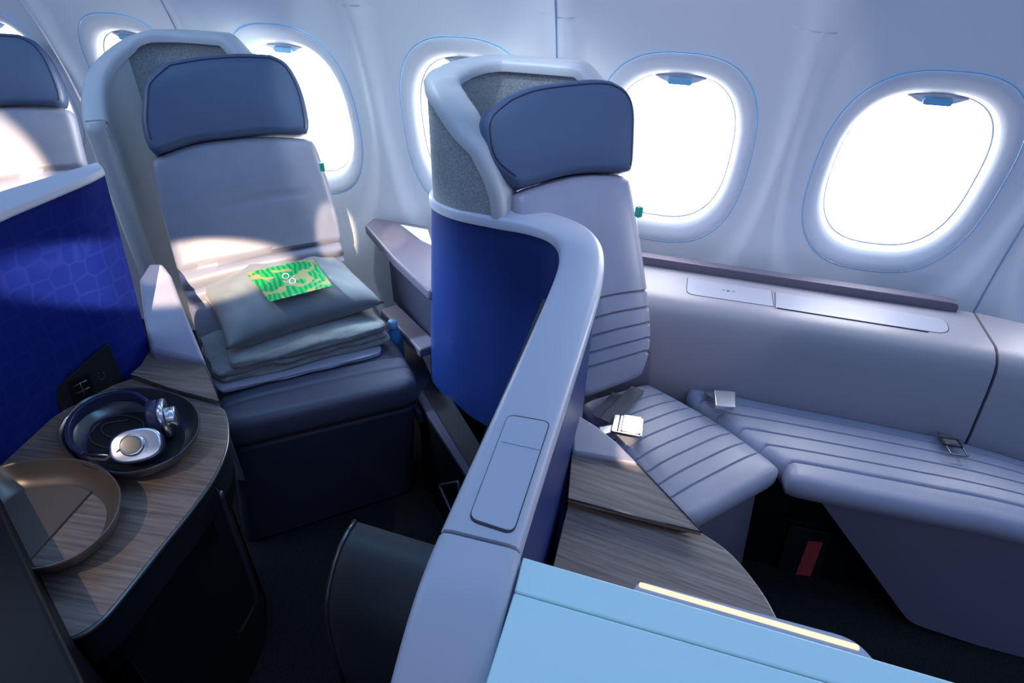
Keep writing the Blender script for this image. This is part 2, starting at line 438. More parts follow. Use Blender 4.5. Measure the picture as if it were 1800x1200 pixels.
# outer skin behind the lining
vs, fs = [], []
for j in range(21):
    s = -.72+1.87*j/20
    for x in (-3.9, 1.4): vs.append(wpt(x, s, .12))
for j in range(20): fs.append((2*j, 2*j+1, 2*j+3, 2*j+2))
struct(mk('wall_outer', vs, fs, M['wall']))
def ring_mesh(xc, prof, NA=96):
    vs, fs = [], []
    for (a, b, d) in prof:
        for i in range(NA):
            t = 2*math.pi*i/NA; x, y = sup(a, b, t); vs.append(wpt(xc+x, WS+y, d))
    for j in range(len(prof)-1):
        for i in range(NA):
            p, q = j*NA+i, j*NA+(i+1) % NA; fs.append((p, q, q+NA, p+NA))
    return vs, fs
for k, xc in enumerate(win_x[:]):
    D = .020
    prof = [(.2062, .2592, D+.004), (.2045, .2575, D-.001), (.202, .255, D-.002), (.190, .238, D+.001), (.178, .222, D+.004), (.168, .208, D+.010), (.162, .200, D+.018), (.159, .196, D+.028), (.1585, .1955, D+.040)]
    vs, fs = ring_mesh(xc, prof)
    wn = struct(mk('window_%d' % (k+1), vs, fs, M['bezel']))
    vs, fs = ring_mesh(xc, [(.1590, .1960, D+.030), (.1575, .1940, D+.028), (.1555, .1920, D+.031), (.1550, .1912, D+.042)])
    mk('window_gasket', vs, fs, M['bezel'], wn)
    vs = [wpt(xc, WS, D+.041)]; fs = []
    for j in range(1, 7):
        for i in range(64):
            t = 2*math.pi*i/64; x, y = sup(.158*j/6, .1945*j/6, t); vs.append(wpt(xc+x, WS+y, D+.041))
    for i in range(64): fs.append((0, 1+i, 1+(i+1) % 64))
    for j in range(5):
        for i in range(64): fs.append((1+j*64+i, 1+j*64+(i+1) % 64, 1+(j+1)*64+(i+1) % 64, 1+(j+1)*64+i))
    mk('window_pane', vs, fs, M['pane'], wn)
    tube('window_gap_line', [wpt(xc+sup(.2065, .2595, 2*math.pi*i/96)[0], WS+sup(.2065, .2595, 2*math.pi*i/96)[1], D-.0005) for i in range(96)], .0014, M['gap'], wn, closed=True, seg=5)
    # shade pull: pale lens-shaped lip with a blue tab
    lip = []
    for i in range(17):
        t = -1+i/8; lip.append((t*.062, .1935-.004*t*t-.003))
    lip += [(x, .1935-.020*(1-(x/.062)**2)-.004) for x, _ in reversed(lip[1:-1])]
    vs = [wpt(xc+x, WS+y, D+.024) for x, y in lip]+[wpt(xc+x, WS+y, D+.040) for x, y in lip]
    n = len(lip); fs = [tuple(range(n)), tuple(range(n, 2*n))[::-1]]+[(i, (i+1) % n, n+(i+1) % n, n+i) for i in range(n)]
    lp = mk('shade_lip', vs, fs, M['bezel'], wn, True, 40)
    vs = []
    for d in (D+.014, D+.030):
        for x, y in rrect(0, .1815, .029, .0075, .005): vs.append(wpt(xc+x, WS+y, d))
    n = len(vs)//2; fs = [tuple(range(n)), tuple(range(n, 2*n))[::-1]]+[(i, (i+1) % n, n+(i+1) % n, n+i) for i in range(n)]
    mk('shade_tab', vs, fs, M['tab'], lp, True, 40)
for i, x in enumerate((-.371, .782, -1.535)):
    struct(tube('trim_%d' % (i+1), [wpt(x, s, -.0006+dish(x, s)) for s in [-.1+1.2*j/30 for j in range(31)]], .0022, M['seam'], seg=6))
struct(mk('floor', [(-4, -.9, 0), (2, -.9, 0), (2, 1.75, 0), (-4, 1.75, 0)], [(0, 1, 2, 3)], M['carpet']))
# ================================================================== SEATS
WD = V(math.cos(math.radians(43)), math.sin(math.radians(43)), 0)     # across a seat
FD = V(math.sin(math.radians(43)), -math.cos(math.radians(43)), 0)    # the way a seat faces
def PX(p0, n, lst, d=0): return [onPl(x, y, p0+n*d, n) for x, y in lst]
def seat_back(parent, pa, pb, head, back, leather, gpx=(), hr=.020, crease=None, th=.10):
    """head/back: dicts of pixel curves bottom,right,top,left on the reclined plane through pa-pb"""
    up = (pb-pa).normalized(); n = WD.cross(up).normalized()
    if n.dot(FD) < 0: n = -n
    hb = {k: PX(pa, n, v) for k, v in head.items()}
    h, P, info = pad('headrest', hb['bottom'], hb['right'], hb['top'], hb['left'], n, .085, hr, M['headleather'], parent, bulge=.006,
                     hf=None)
    h.location += n*.018
    edge, outs, N, cnt, nU, nV = info
    pts = []
    for i in range(nU-1, cnt): pts.append(edge[i]+outs[i]*.006-N*.0010)
    pts = pts[:nV-1+nU+nV-3]
    tb = tube('headrest_piping', pts, .0020, M['piping'], h, seg=6); 
    bb = {k: PX(pa, n, v) for k, v in back.items()}
    # groove heights along the right edge
    rr = PL(catmull(bb['right'], 8)); gv = []
    for x, y in gpx:
        p = onPl(x, y, pa, n); best = min(range(201), key=lambda i: (rr(i/200)-p).length); gv.append(best/200)
    b, P2, info = pad('backrest', bb['bottom'], bb['right'], bb['top'], bb['left'], n, th, .025, leather, parent, bulge=.012, gv=gv, gd=.008, gw=.007, hf=crease, nu=40, nv=48)
    return h, b, n
# ---- left seat
t = thing('suite_chair', (-.83, .97, 0), 'grey leather suite seat with dark navy base under the pillow and folded blankets', 'seat', 'suite seats by the windows')
pa, pb = V(-1.24, 1.065, .626), V(-1.358, 1.237, 1.044)
def crease_l(u, v):
    def ln(a, b): return math.exp(-((v-(a+(b-a)*u))/.011)**2)
    e = .011*math.exp(-((v-(.70+.04*u))/.012)**2)*sstep(.25, .4, u)*(1-sstep(.75, .95, u))*.35
    return -.022*ln(.45, .43)-.020*ln(.36, .35)-.018*ln(.28, .28)-.014*ln(.04, .03)+.006*math.exp(-((v-.40)/.05)**2)-e
seat_back(t, pa, pb,
    dict(bottom=[(263, 272), (330, 248), (400, 238), (470, 231), (546, 234)], right=[(546, 234), (538, 190), (526, 150), (505, 112), (480, 97)],
         top=[(292, 112), (350, 100), (420, 93), (480, 94)], left=[(263, 272), (252, 225), (252, 180), (256, 145), (290, 110)]),
    dict(bottom=[(362, 640), (480, 610), (640, 560)], right=[(640, 560), (607, 455), (596, 390), (575, 310), (552, 240)],
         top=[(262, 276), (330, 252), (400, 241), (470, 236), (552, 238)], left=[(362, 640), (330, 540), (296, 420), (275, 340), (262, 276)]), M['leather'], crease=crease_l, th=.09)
zc = .455
FL, FR = atZ(388, 748, zc), atZ(738, 668, zc)
RL, RR = FL-FD*.50, FR-FD*.50
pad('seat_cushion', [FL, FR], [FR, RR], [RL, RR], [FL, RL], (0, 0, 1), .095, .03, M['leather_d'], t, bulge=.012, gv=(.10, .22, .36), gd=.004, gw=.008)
gl, gr = atZ(430, 960, 0), atZ(733, 862, 0)
def base_poly(a, b, dep, rad): return roundpoly([a, b, b-FD*dep, a-FD*dep], rad)
bt = [FL+WD*.012+FD*-.01, FR-WD*.012+FD*-.01, FR-WD*.012-FD*.5, FL+WD*.012-FD*.5]
bm_ = [gl, gr, gr-FD*.45, gl-FD*.45]
lo = [Vector((p.x, p.y, .0)) for p in roundpoly(bm_, .05)]; hi = [Vector((p.x, p.y, .358)) for p in roundpoly(bt, .03)]
n = len(lo)
bevel(mk('seat_base', lo+hi, [tuple(range(n))[::-1], tuple(range(n, 2*n))]+[(i, (i+1) % n, n+(i+1) % n, n+i) for i in range(n)], M['basedark'], t, True, 40), .01)
tg = onPl(566, 293, pa, FD); box('seat_tag', tg+V(0, 0, 0), (.012, .012, .022), M['green'], t, rot=math.radians(43), bw=.001)
# ---- studio seat
t = thing('suite_chair', (.1, 1.1, 0), 'light grey studio seat with pleated lumbar panel and an open belt on its cushion', 'seat', 'suite seats by the windows')
pa, pb = V(-.333, 0.99, .606), V(-.45, 1.242, 1.089)
seat_back(t, pa, pb,
    dict(bottom=[(905, 330), (960, 312), (1010, 300), (1060, 297), (1110, 300)], right=[(1110, 300), (1112, 240), (1111, 190), (1100, 160), (1075, 143)],
         top=[(885, 172), (930, 153), (1000, 142), (1050, 138), (1075, 141)], left=[(905, 330), (860, 290), (846, 240), (850, 205), (885, 172)]),
    dict(bottom=[(1026, 703), (1080, 683), (1133, 662)], right=[(1133, 662), (1146, 625), (1148, 570), (1140, 490), (1126, 390), (1112, 303)],
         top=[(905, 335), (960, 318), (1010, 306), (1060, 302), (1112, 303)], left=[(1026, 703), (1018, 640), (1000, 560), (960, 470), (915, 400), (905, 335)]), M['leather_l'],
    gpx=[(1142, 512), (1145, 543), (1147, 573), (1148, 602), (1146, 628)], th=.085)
zc = .46
c_rr, c_fr, c_fl = atZ(1136, 668, zc), atZ(1382, 822, zc), atZ(1208, 920, zc)
c_rl = atZ(1020, 703, zc)
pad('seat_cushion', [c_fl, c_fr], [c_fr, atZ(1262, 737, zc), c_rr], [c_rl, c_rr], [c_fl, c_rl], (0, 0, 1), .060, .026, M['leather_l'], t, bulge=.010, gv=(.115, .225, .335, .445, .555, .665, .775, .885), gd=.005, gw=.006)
pts = roundpoly([c_fl+V(.0, .03, 0), c_fr+V(-.035, .005, 0), c_rr+V(-.02, -.03, 0), c_rl+V(.02, -.02, 0)], .03)
g0, g1 = atZ(1245, 950, 0), atZ(1312, 985, 0)
lo = roundpoly([c_fl.xy.to_3d()+V(0, .06, 0), g1.xy.to_3d(), (c_rr+V(-.02, -.03, 0)).xy.to_3d(), (c_rl+V(.02, -.02, 0)).xy.to_3d()], .03)
hi = [Vector((p.x, p.y, .402)) for p in pts]; n = len(lo)
mk('seat_base', lo+hi, [tuple(range(n))[::-1], tuple(range(n, 2*n))]+[(i, (i+1) % n, n+(i+1) % n, n+i) for i in range(n)], M['leather'], t, True, 40)
tg = onPl(1123, 372, pa, FD); box('seat_tag', tg, (.012, .012, .022), M['green'], t, rot=math.radians(43), bw=.001)
# ---- far seat, left edge of frame
t = thing('suite_chair', (-2.0, 1.0, 0), 'suite seat at the far left with dark headrest and sunlit backrest', 'seat', 'suite seats by the windows')
pa, pb = V(-2.27, 1.065, .626), V(-2.388, 1.237, 1.044)
seat_back(t, pa, pb,
    dict(bottom=[(-190, 215), (-90, 190), (0, 180), (60, 180), (118, 183)], right=[(118, 183), (108, 150), (88, 105), (66, 75), (38, 61)],
         top=[(-170, 90), (-90, 65), (-20, 56), (38, 58)], left=[(-190, 215), (-200, 170), (-195, 120), (-170, 90)]),
    dict(bottom=[(-110, 560), (40, 520), (190, 470)], right=[(190, 470), (165, 360), (140, 270), (120, 187)],
         top=[(-190, 222), (-90, 196), (0, 186), (60, 185), (120, 187)], left=[(-110, 560), (-140, 440), (-170, 330), (-190, 222)]), M['leather'],
    crease=lambda u, v: -.012*math.exp(-((v-(.60+.05*u))/.012)**2), th=.08)
# ================================================================== SHELLS AND DIVIDER
A_ = [(-.555, 1.52), (-.585, 1.42), (-.600, 1.31), (-.570, 1.243), (-.50, 1.203), (-.40, 1.188), (-.31, 1.180), (-.248, 1.145), (-.214, 1.06), (-.197, .9), (-.183, .45), (-.177, .30), (-.168, .17)]
pathM = [p.xy for p in catmull([(x, y, 0) for x, y in A_], 8)]
dv = thing('suite_divider', (-.25, 1.0, 0), 'royal blue S-shaped suite divider with broad pale grey top rail in the centre', 'divider')
Lr = PL([p.to_3d() for p in pathM]); TH = .072
def s_of_index(k): return Lr.l[k*8]/Lr.L
def zb_blue(s):
    a = s_of_index(3)
    return .36+.06*(1-sstep(0, a, s))-.10*sstep(a, s_of_index(6), s)
ribbon('blue_panel', pathM, zb_blue, lambda s: .905-.20*sstep(.36, .12, Lr(s).y), TH, M['blue'], dv, side=-1, lean=lambda s: Vector((-.035, -.005))*(1-sstep(s_of_index(4), s_of_index(6), s))*1.0)
pin = [Vector(p) for p in pathM]
def inset(path, d, side=-1):
    out = []
    for i, p in enumerate(path):
        t = (path[min(i+1, len(path)-1)]-path[max(i-1, 0)]).normalized(); out.append(p+Vector((t.y, -t.x))*side*d)
    return out
ribbon('kick_panel', inset(pathM, .02)[14:], lambda s: 0.0, lambda s: .45, TH-.035, M['dark'], dv, side=-1)
# rail: flat pale cap a little wider than the panel; bends down at its aisle end
def rail(name, path, s0, s1, zf, m, parent, wl=-.006, wr=.082, hgt=.026, bend=None):
    pl = PL([p.to_3d() for p in path]); N = 90; vs = []; fs = []
    prof = [(0, 0), (0, .7), (.05, .92), (.14, 1), (.86, 1), (.95, .92), (1, .7), (1, 0)]
    for i in range(N+1):
        s = s0+(s1-s0)*i/N; p = pl(s); a, b = pl(max(s-.004, 0)), pl(min(s+.004, 1)); t = (b-a).normalized(); nn = Vector((-t.y, t.x, 0))
        z = zf(s)
        for u, v in prof: vs.append(V(p.x, p.y, 0)+nn*(wl+(wr-wl)*u)+V(0, 0, z-hgt+hgt*v))
    k = len(prof)
    for i in range(N):
        for j in range(k): fs.append((i*k+j, i*k+(j+1) % k, (i+1)*k+(j+1) % k, (i+1)*k+j))
    fs.append(tuple(range(k))[::-1]); fs.append(tuple(N*k+j for j in range(k)))
    return mk(name, vs, fs, m, parent, True, 50)
S36 = s_of_index(10)+(s_of_index(11)-s_of_index(10))*.50; ZR = .922
rail('top_rail', pathM, 0.0, S36, lambda s: ZR, M['plastic'], dv)
ext = pathM+[Vector((-.162, .10)), Vector((-.16, .05))]
plE = PL([p.to_3d() for p in ext])
sE = S36*Lr.L/plE.L
def zend(s):
    y = plE(s).y; return ZR-.10*sstep(.36, .10, y)**1.3
rail('rail_end', ext, sE+.003, 1.0, zend, M['plastic'], dv, wr=.084)
# latch lid in the rail
q = [atZ(x, y, ZR) for x, y in ((893, 728), (968, 741), (902, 941), (822, 915))]
def inner(poly, d):
    c = sum(poly, Vector())/len(poly); return [p+(c-p).normalized()*d for p in poly]
slab('lid_gap', roundpoly(q, .012), (0, 0, 1), .0008, M['slit'], dv)
ld = slab('rail_lid', [p+V(0, 0, .0006) for p in roundpoly(inner(q, .0035), .010)], (0, 0, 1), .0016, M['plastic'], dv)
l0, l1 = atZ(882, 776, ZR+.0023), atZ(950, 791, ZR+.0023)
tube('lid_crease', [l0, l1], .0007, M['seam'], ld, seg=5)
# dark sliding-door track on the left face
tr = [Vector((x, y)) for x, y in ((-.219, .93), (-.207, .70), (-.196, .45), (-.19, .34))]
ribbon('door_track', tr, lambda s: .12, lambda s: .888, .018, M['darkbrown'], dv, side=-1)
ribbon('door_track_post', [Vector((-.215, .62)), Vector((-.198, .34))], lambda s: 0, lambda s: .86, .03, M['dark2'], dv, side=-1)
# ---- wing shell of the studio seat
sh = thing('seat_shell', (-.5, 1.35, 0), 'grey fabric wing shell with pale rim wrapping the studio seat headrest', 'seat shell', 'seat wing shells')
B_ = [(-.20, 1.535), (-.30, 1.548), (-.42, 1.55), (-.51, 1.54), (-.565, 1.48), (-.588, 1.40), (-.592, 1.31), (-.568, 1.24), (-.50, 1.203), (-.44, 1.194), (-.385, 1.189)]
pathS = [p.xy for p in catmull([(x, y, 0) for x, y in B_], 8)]
PS = PL([p.to_3d() for p in pathS])
def ztop_s(s):
    p = PS(s)
    if p.y < 1.30 or s > .6:
        x = p.x
        kn = [(-.60, 1.187), (-.575, 1.180), (-.54, 1.155), (-.49, 1.105), (-.44, 1.065), (-.408, 1.01), (-.390, .96), (-.385, .915)]
        if x <= kn[0][0]: return 1.187
        for (x0, z0), (x1, z1) in zip(kn, kn[1:]):
            if x <= x1: return z0+(z1-z0)*(x-x0)/(x1-x0)
        return .915
    return 1.187-.06*sstep(.12, 0, s)
ribbon('fabric_wing', pathS, lambda s: .90, lambda s: ztop_s(s)-.006, .064, M['fabric'], sh, side=-1)
# rim following the top edge
def rim(name, path, ztop, s0, s1, m, parent, w0=-.006, w1=.072, h=.018, N=110, wend=None, drop=True):
    pl = PL([p.to_3d() for p in path]); pts = []
    for i in range(N+1):
        s = s0+(s1-s0)*i/N; p = pl(s); pts.append((V(p.x, p.y, ztop(s)), s))
    vs = []; fs = []; prof = [(0, -.5), (0, .3), (.08, .8), (.2, 1), (.8, 1), (.92, .8), (1, .3), (1, -.5)]
    k = len(prof)
    for i, (p, s) in enumerate(pts):
        a, b = pts[max(i-1, 0)][0], pts[min(i+1, N)][0]; t = (b-a).normalized(); th = Vector((t.x, t.y, 0)).normalized(); nn = Vector((-th.y, th.x, 0)); up = nn.cross(t).normalized()
        if up.z < 0: up = -up
        W1 = w1 if wend is None else w1+(wend-w1)*sstep(.72, .95, s)
        for u, v in prof: vs.append(p+nn*(w0+(W1-w0)*u)+up*h*(v-.6))
    for i in range(N):
        for j in range(k): fs.append((i*k+j, i*k+(j+1) % k, (i+1)*k+(j+1) % k, (i+1)*k+j))
    fs.append(tuple(range(k))[::-1]); fs.append(tuple(N*k+j for j in range(k)))
    return mk(name, vs, fs, m, parent, True, 50)
rim('shell_rim', pathS, ztop_s, 0, 1, M['rim'], sh, wend=.105)
# ---- wing shell of the left seat
sh = thing('seat_shell', (-1.5, 1.35, 0), 'tall pale-rimmed wing shell around the headrest of the pillow seat', 'seat shell', 'seat wing shells')
C_ = [(-1.22, 1.538), (-1.30, 1.548), (-1.42, 1.55), (-1.50, 1.53), (-1.585, 1.47), (-1.605, 1.38), (-1.59, 1.30), (-1.555, 1.24), (-1.51, 1.185)]
pathL = [p.xy for p in catmull([(x, y, 0) for x, y in C_], 8)]
PLs = PL([p.to_3d() for p in pathL])
def ztop_l(s):
    p = PLs(s)
    return 1.190-.05*sstep(.12, 0, s)-.17*max(0, (s-.45)/.55)**1.4
ribbon('fabric_wing', pathL, lambda s: .40, lambda s: ztop_l(s)-.006, .035, M['fabric'], sh, side=-1)
rim('shell_rim', pathL, ztop_l, 0, 1, M['rim'], sh, w1=.052)
# front edge and smooth inner face of the wing
tip = PLs(1.0); a = V(-1.505, 1.18, 0); 
in0 = PLs(.985); in1 = PLs(.66)
def inner_face():
    pts = [PLs(.62+.38*i/10) for i in range(11)]
    path = []
    for i, p in enumerate(pts):
        s = .62+.38*i/10; t = (PLs(min(s+.01, 1))-PLs(s-.01)).normalized(); path.append((p+Vector((-t.y, t.x, 0))*.037).xy)
    ribbon('inner_panel', path, lambda s: .30, lambda s: ztop_l(.62+.38*s)-.012, .012, M['shellgrey'], sh, side=-1)
inner_face()
tube('front_edge_trim', [V(-1.493, 1.198, z) for z in (.30, .6, .8, 1.0, ztop_l(1)+.003)], .026, M['rim'], sh, seg=14)
# ---- left divider, royal blue, closest to the left edge
dl = thing('suite_divider', (-1.1, .6, 0), 'patterned royal blue divider wall behind the left side table', 'divider')
top = catmull([V(-1.095, .862, 1.05), V(-1.085, .80, 1.05), V(-1.075, .72, 1.05), V(-1.07, .64, 1.05), V(-1.085, .50, 1.05), V(-1.12, .30, 1.05)], 6)
bot = catmull([atZ(266, 624, .62), atZ(225, 658, .62), atZ(160, 690, .62), atZ(90, 735, .62), atZ(0, 818, .62), atZ(-140, 960, .62)], 6)
n = len(top); vs = []; fs = []
for a, b in zip(top, bot):
    o_ = V(-.03, 0, 0)
    low = b+(b-a)*.05
    vs += [low, a, a+o_, low+o_]
for i in range(n-1):
    for k in range(4): fs.append((i*4+k, i*4+(k+1) % 4, i*4+4+(k+1) % 4, i*4+4+k))
fs += [(3, 2, 1, 0), tuple((n-1)*4+k for k in range(4))]
mk('blue_panel', vs, fs, M['bluepat'], dl, True, 40)
rp = [Vector((p.x, p.y)) for p in top]
rail('top_rail', rp, 0, 1, lambda s: 1.066, M['plastic'], dl, wl=-.075, wr=.006, hgt=.022) if False else None
ro = catmull([atZ(x, y, 1.066) for x, y in ((172, 283), (120, 299), (60, 317), (0, 335), (-90, 365))], 5)
ri = catmull([atZ(x, y, 1.066) for x, y in ((181, 293), (150, 308), (90, 333), (0, 370), (-90, 412))], 5)
slab('top_rail', [p-V(0, 0, .018) for p in ro+ri[::-1]], (0, 0, 1), .018, M['plastic'], dl, bw=.005)
# power outlet plate standing on the blue panel
m0, m1, m2 = bot[8], bot[14], top[10]
pn = (m1-m0).cross(m2-m0).normalized()
if pn.x < 0: pn = -pn
op = PX(m0, pn, [(84, 690), (188, 601), (218, 672), (122, 742)], .004)
op_ = slab('outlet_plate', roundpoly(op, .008), pn, .006, M['dark'], dl, bw=.001)
so = PX(m0, pn, [(120, 674), (156, 655), (166, 690), (131, 712)], .010); so_ = slab('power_socket', roundpoly(so, .003), pn, .002, M['dark2'], op_)
for a, b in (((128, 680), (152, 668)), ((140, 672), (148, 694)), ((134, 692), (158, 680))):
    tube('socket_slot', PX(m0, pn, [a, b], .0125), .0012, M['gunmetal'], so_, seg=5)
tube('power_symbol', [PX(m0, pn, [(178+6*math.cos(t), 660+7*math.sin(t))], .0108)[0] for t in [math.radians(-60+30*i) for i in range(11)]], .0006, M['gunmetal'], op_, seg=5)
# ================================================================== SIDE CONSOLE AND COUCH (right)
zt = .662
prof = [(1.375, .02), (1.335, .40), (1.345, .47), (1.372, .58), (1.385, .62), (1.398, .642), (1.418, .656), (1.44, zt), (1.60, zt), (1.60, .02)]
def extrude_x(name, prof, xs, m, parent=None, shift=None, auto=50):
    vs = []; fs = []; k = len(prof)
    for x in xs:
        for y, z in prof:
            dx, dy = shift(x, z) if shift else (0, 0); vs.append((x+dx, y+dy, z))
    for i in range(len(xs)-1):
        for j in range(k): fs.append((i*k+j, i*k+(j+1) % k, (i+1)*k+(j+1) % k, (i+1)*k+j))
    fs.append(tuple(range(k))[::-1]); e = (len(xs)-1)*k; fs.append(tuple(e+j for j in range(k)))
    return mk(name, vs, fs, m, parent, True, auto)
cs = thing('side_console', (.35, 1.5, 0), 'long grey side console under the windows with flush lids on top', 'console')
extrude_x('console_body', prof, [-.14+.0895*i for i in range(11)], M['console'], cs)
lid_y = []
def lid(name, px4, rads, m, dz=.0008):
    q = [atZ(x, y, zt+.001) for x, y in px4]
    slab(name+'_gap', [p-V(0, 0, .0012) for p in roundpoly(q, rads)], (0, 0, 1), .0008, M['slit'], cs)
    return slab(name, [p-V(0, 0, .0009) for p in roundpoly(inner(q, .0022), rads)], (0, 0, 1), .0013, m, cs)
la = lid('control_lid', ((1208, 488), (1357, 511), (1361, 539), (1206, 516)), [0, 0, 0, .02], M['consoletop'])
lb = lid('stowage_lid', ((1362, 513), (1664, 561), (1672, 588), (1362, 541)), [0, .03, .035, 0], M['consoletop'])
tube('lid_slot', [atZ(1366, 541, zt+.0015), atZ(1632, 583, zt+.0015)], .0013, M['slit'], lb, seg=6)
for i, x in enumerate((1272, 1280, 1289)):
    c = atZ(x, 510+i*1.2, zt+.0013)
    if i == 1: box('touch_icon', c, (.007, .007, .0008), M['slit'], la)
    else: tube('touch_icon', [c+V(.0036*math.cos(a*.7), .0036*math.sin(a*.7), 0) for a in range(9)], .0006, M['slit'], la, closed=True, seg=4)
# right-hand corner section past the seam
def bend(x, z):
    k = max(0, x-.765); return (0, -.55*k*k*1.4-.12*k)
tag(extrude_x('corner_console', prof, [.762+.05*i for i in range(13)], M['console'], shift=bend), 'curved grey corner section right of the long console seam', 'console')
# ledge trim against the wall
lv = roundpoly([V(-.13, 1.585, .655), V(.715, 1.585, .655), V(.715, 1.585, .688), V(-.13, 1.585, .688)], [0, 0, .018, 0])
tag(slab('window_ledge', lv, (0, 1, 0), .03, M['mauve'], bw=.003), 'narrow mauve-grey ledge strip along the wall foot behind the console', 'ledge')
# couch
ct = thing('side_couch', (.65, 1.2, 0), 'grey pleated leather side couch below the long console', 'couch')
zq = .455
k0, k1 = atZ(1200, 676, zq), atZ(1388, 842, zq)
rear0 = atZ(1205, 672, zq); fr0 = atZ(1388, 838, zq)
fr1 = V(1.25, atZ(1800, 916, zq).y-.03, zq); rear1 = V(1.25, 1.20, zq)
bot_c = [fr0, atZ(1500, 860, zq), atZ(1650, 888, zq), atZ(1800, 918, zq), fr1]
top_c = [rear0+V(0, .0, 0), V(.30, 1.345, zq), V(.55, 1.345, zq), V(.76, 1.335, zq), V(1.0, 1.27, zq), rear1]
lf_c = [fr0, atZ(1372, 812, zq)+V(.012, 0, 0), atZ(1300, 757, zq)+V(.008, 0, 0), rear0]
pad('couch_cushion', bot_c, [fr1, rear1], top_c, lf_c, (0, 0, 1), .065, .03, M['leather_l'], ct, bulge=.008, gv=(.12, .32, .52, .72, .9), gd=.005, gw=.011, nu=60, nv=30)
b0, b1, b2 = atZ(1420, 880, .36), atZ(1594, 1087, .02), atZ(1800, 1140, .02)
yb = b0.y+.02
f0 = onPl(1424, 882, V(0, b0.y, 0), V(0, 1, 0)); f1 = onPl(1597, 1088, V(0, b0.y+.01, 0), V(0, 1, 0)); f2 = V(1.25, b0.y, f1.z); f3 = V(1.25, b0.y, f0.z)
outl = roundpoly([V(f0.x, b0.y, .39), V(f1.x, b0.y, f1.z), V(f1.x+.16, b0.y, .005), V(1.25, b0.y, .005), V(1.25, b0.y, .39)], [.005, .03, .02, 0, 0])
bevel(slab('couch_base', outl, (0, 1, 0), .04, M['basegrey'], ct), .006)
# foot well box with the red label, in the dark gap between the two cushions
fw = thing('life_vest_stowage', (.5, 1.3, 0), 'black stowage box with red label low between seat and couch', 'stowage box')
box('stowage_panel', (.62, 1.21, .17), (.66, .03, .34), M['dark2'], fw)
pn2 = V(0, -1, 0); p0 = V(0, 1.194, 0)
fr_ = [onPl(x, y, p0, pn2) for x, y in ((1388, 920), (1462, 935), (1432, 1030), (1362, 1012))]
slab('vest_door', roundpoly(fr_, .01), pn2, .006, M['dark'], fw, bw=.001)
lb_ = [onPl(x, y, p0+pn2*.007, pn2) for x, y in ((1421, 950), (1447, 953), (1424, 1012), (1398, 1009))]
slab('red_label', lb_, pn2, .001, M['red'], fw)
for a, b in (((1345, 905), (1480, 932)), ((1330, 1000), (1460, 1035)), ((1480, 932), (1540, 1010))):
    tube('panel_groove', [onPl(*a, p0, pn2), onPl(*b, p0, pn2)], .0014, M['dark'], fw, seg=5)
# ---- belts
zb_ = .475
bl = thing('seat_belt', atZ(1090, 740, zb_), 'grey lap belt with large chrome buckle lying on the studio seat cushion', 'seat belt')
strap('webbing', [atZ(1121, 683, .468), atZ(1108, 697, .482), atZ(1090, 715, zb_+.010), atZ(1066, 741, zb_+.012)], (0, 0, 1), .036, .002, M['belt'], bl)
strap('webbing', [atZ(1088, 693, .468), atZ(1075, 708, .480), atZ(1052, 735, zb_+.004)], (0, 0, 1), .034, .002, M['belt'], bl)
bq = [atZ(x, y, zb_+.012) for x, y in ((1079, 733), (1131, 741), (1128, 773), (1072, 762))]
bk = slab('chrome_buckle', roundpoly(bq, .004), (0, -.05, 1), .012, M['chrome'], bl, bw=.004)
lq = [bq[0].lerp(bq[1], .30), bq[0].lerp(bq[1], .97), bq[3].lerp(bq[2], .97), bq[3].lerp(bq[2], .30)]
lc_ = (lq[0]+lq[2])/2
slab('lift_lever', roundpoly([p.lerp(lc_, .06)+V(0, 0, .011) for p in lq], .004), (-.22, -.12, 1), .006, M['chrome'], bk, bw=.0025)
tube('buckle_slot', [bq[0].lerp(bq[1], .22)+V(0, 0, .0125), bq[3].lerp(bq[2], .22)+V(0, 0, .0125)], .0016, M['slit'], bk, seg=6)
tq = [atZ(x, y, zb_+.012) for x, y in ((1052, 752), (1078, 748), (1080, 760), (1058, 766))]
slab('buckle_tongue', tq, (0, 0, 1), .004, M['chrome'], bl, bw=.001)
bq = [atZ(x, y, .490) for x, y in ((1253, 691), (1291, 694), (1291, 722), (1256, 719))]
b2_ = thing('couch_belt_buckle', bq[0], 'short chrome belt buckle at the inner end of the couch', 'seat belt')
slab('chrome_buckle', roundpoly(bq, .004), V(0, -.15, 1), .014, M['chrome'], b2_, bw=.005)
strap('webbing', [atZ(1246, 687, .468), atZ(1252, 693, .480), atZ(1262, 700, .486)], (0, 0, 1), .03, .002, M['belt'], b2_)
b3 = thing('couch_belt_clip', atZ(1675, 785, .47), 'dark belt tongue clip lying at the outer end of the couch', 'seat belt')
def frame_loop(px4, z, r, m, parent): return tube('clip_frame', roundpoly([atZ(x, y, z) for x, y in px4], .004), r, m, parent, closed=True, seg=6)
frame_loop(((1662, 781), (1692, 786), (1702, 802), (1672, 798)), .481, .0025, M['gunmetal'], b3)
frame_loop(((1650, 768), (1684, 773), (1692, 786), (1660, 781)), .483, .0025, M['dark'], b3)
strap('webbing', [atZ(1660, 763, .466), atZ(1666, 770, .482), atZ(1674, 781, .480)], (0, 0, 1), .03, .002, M['belt'], b3)
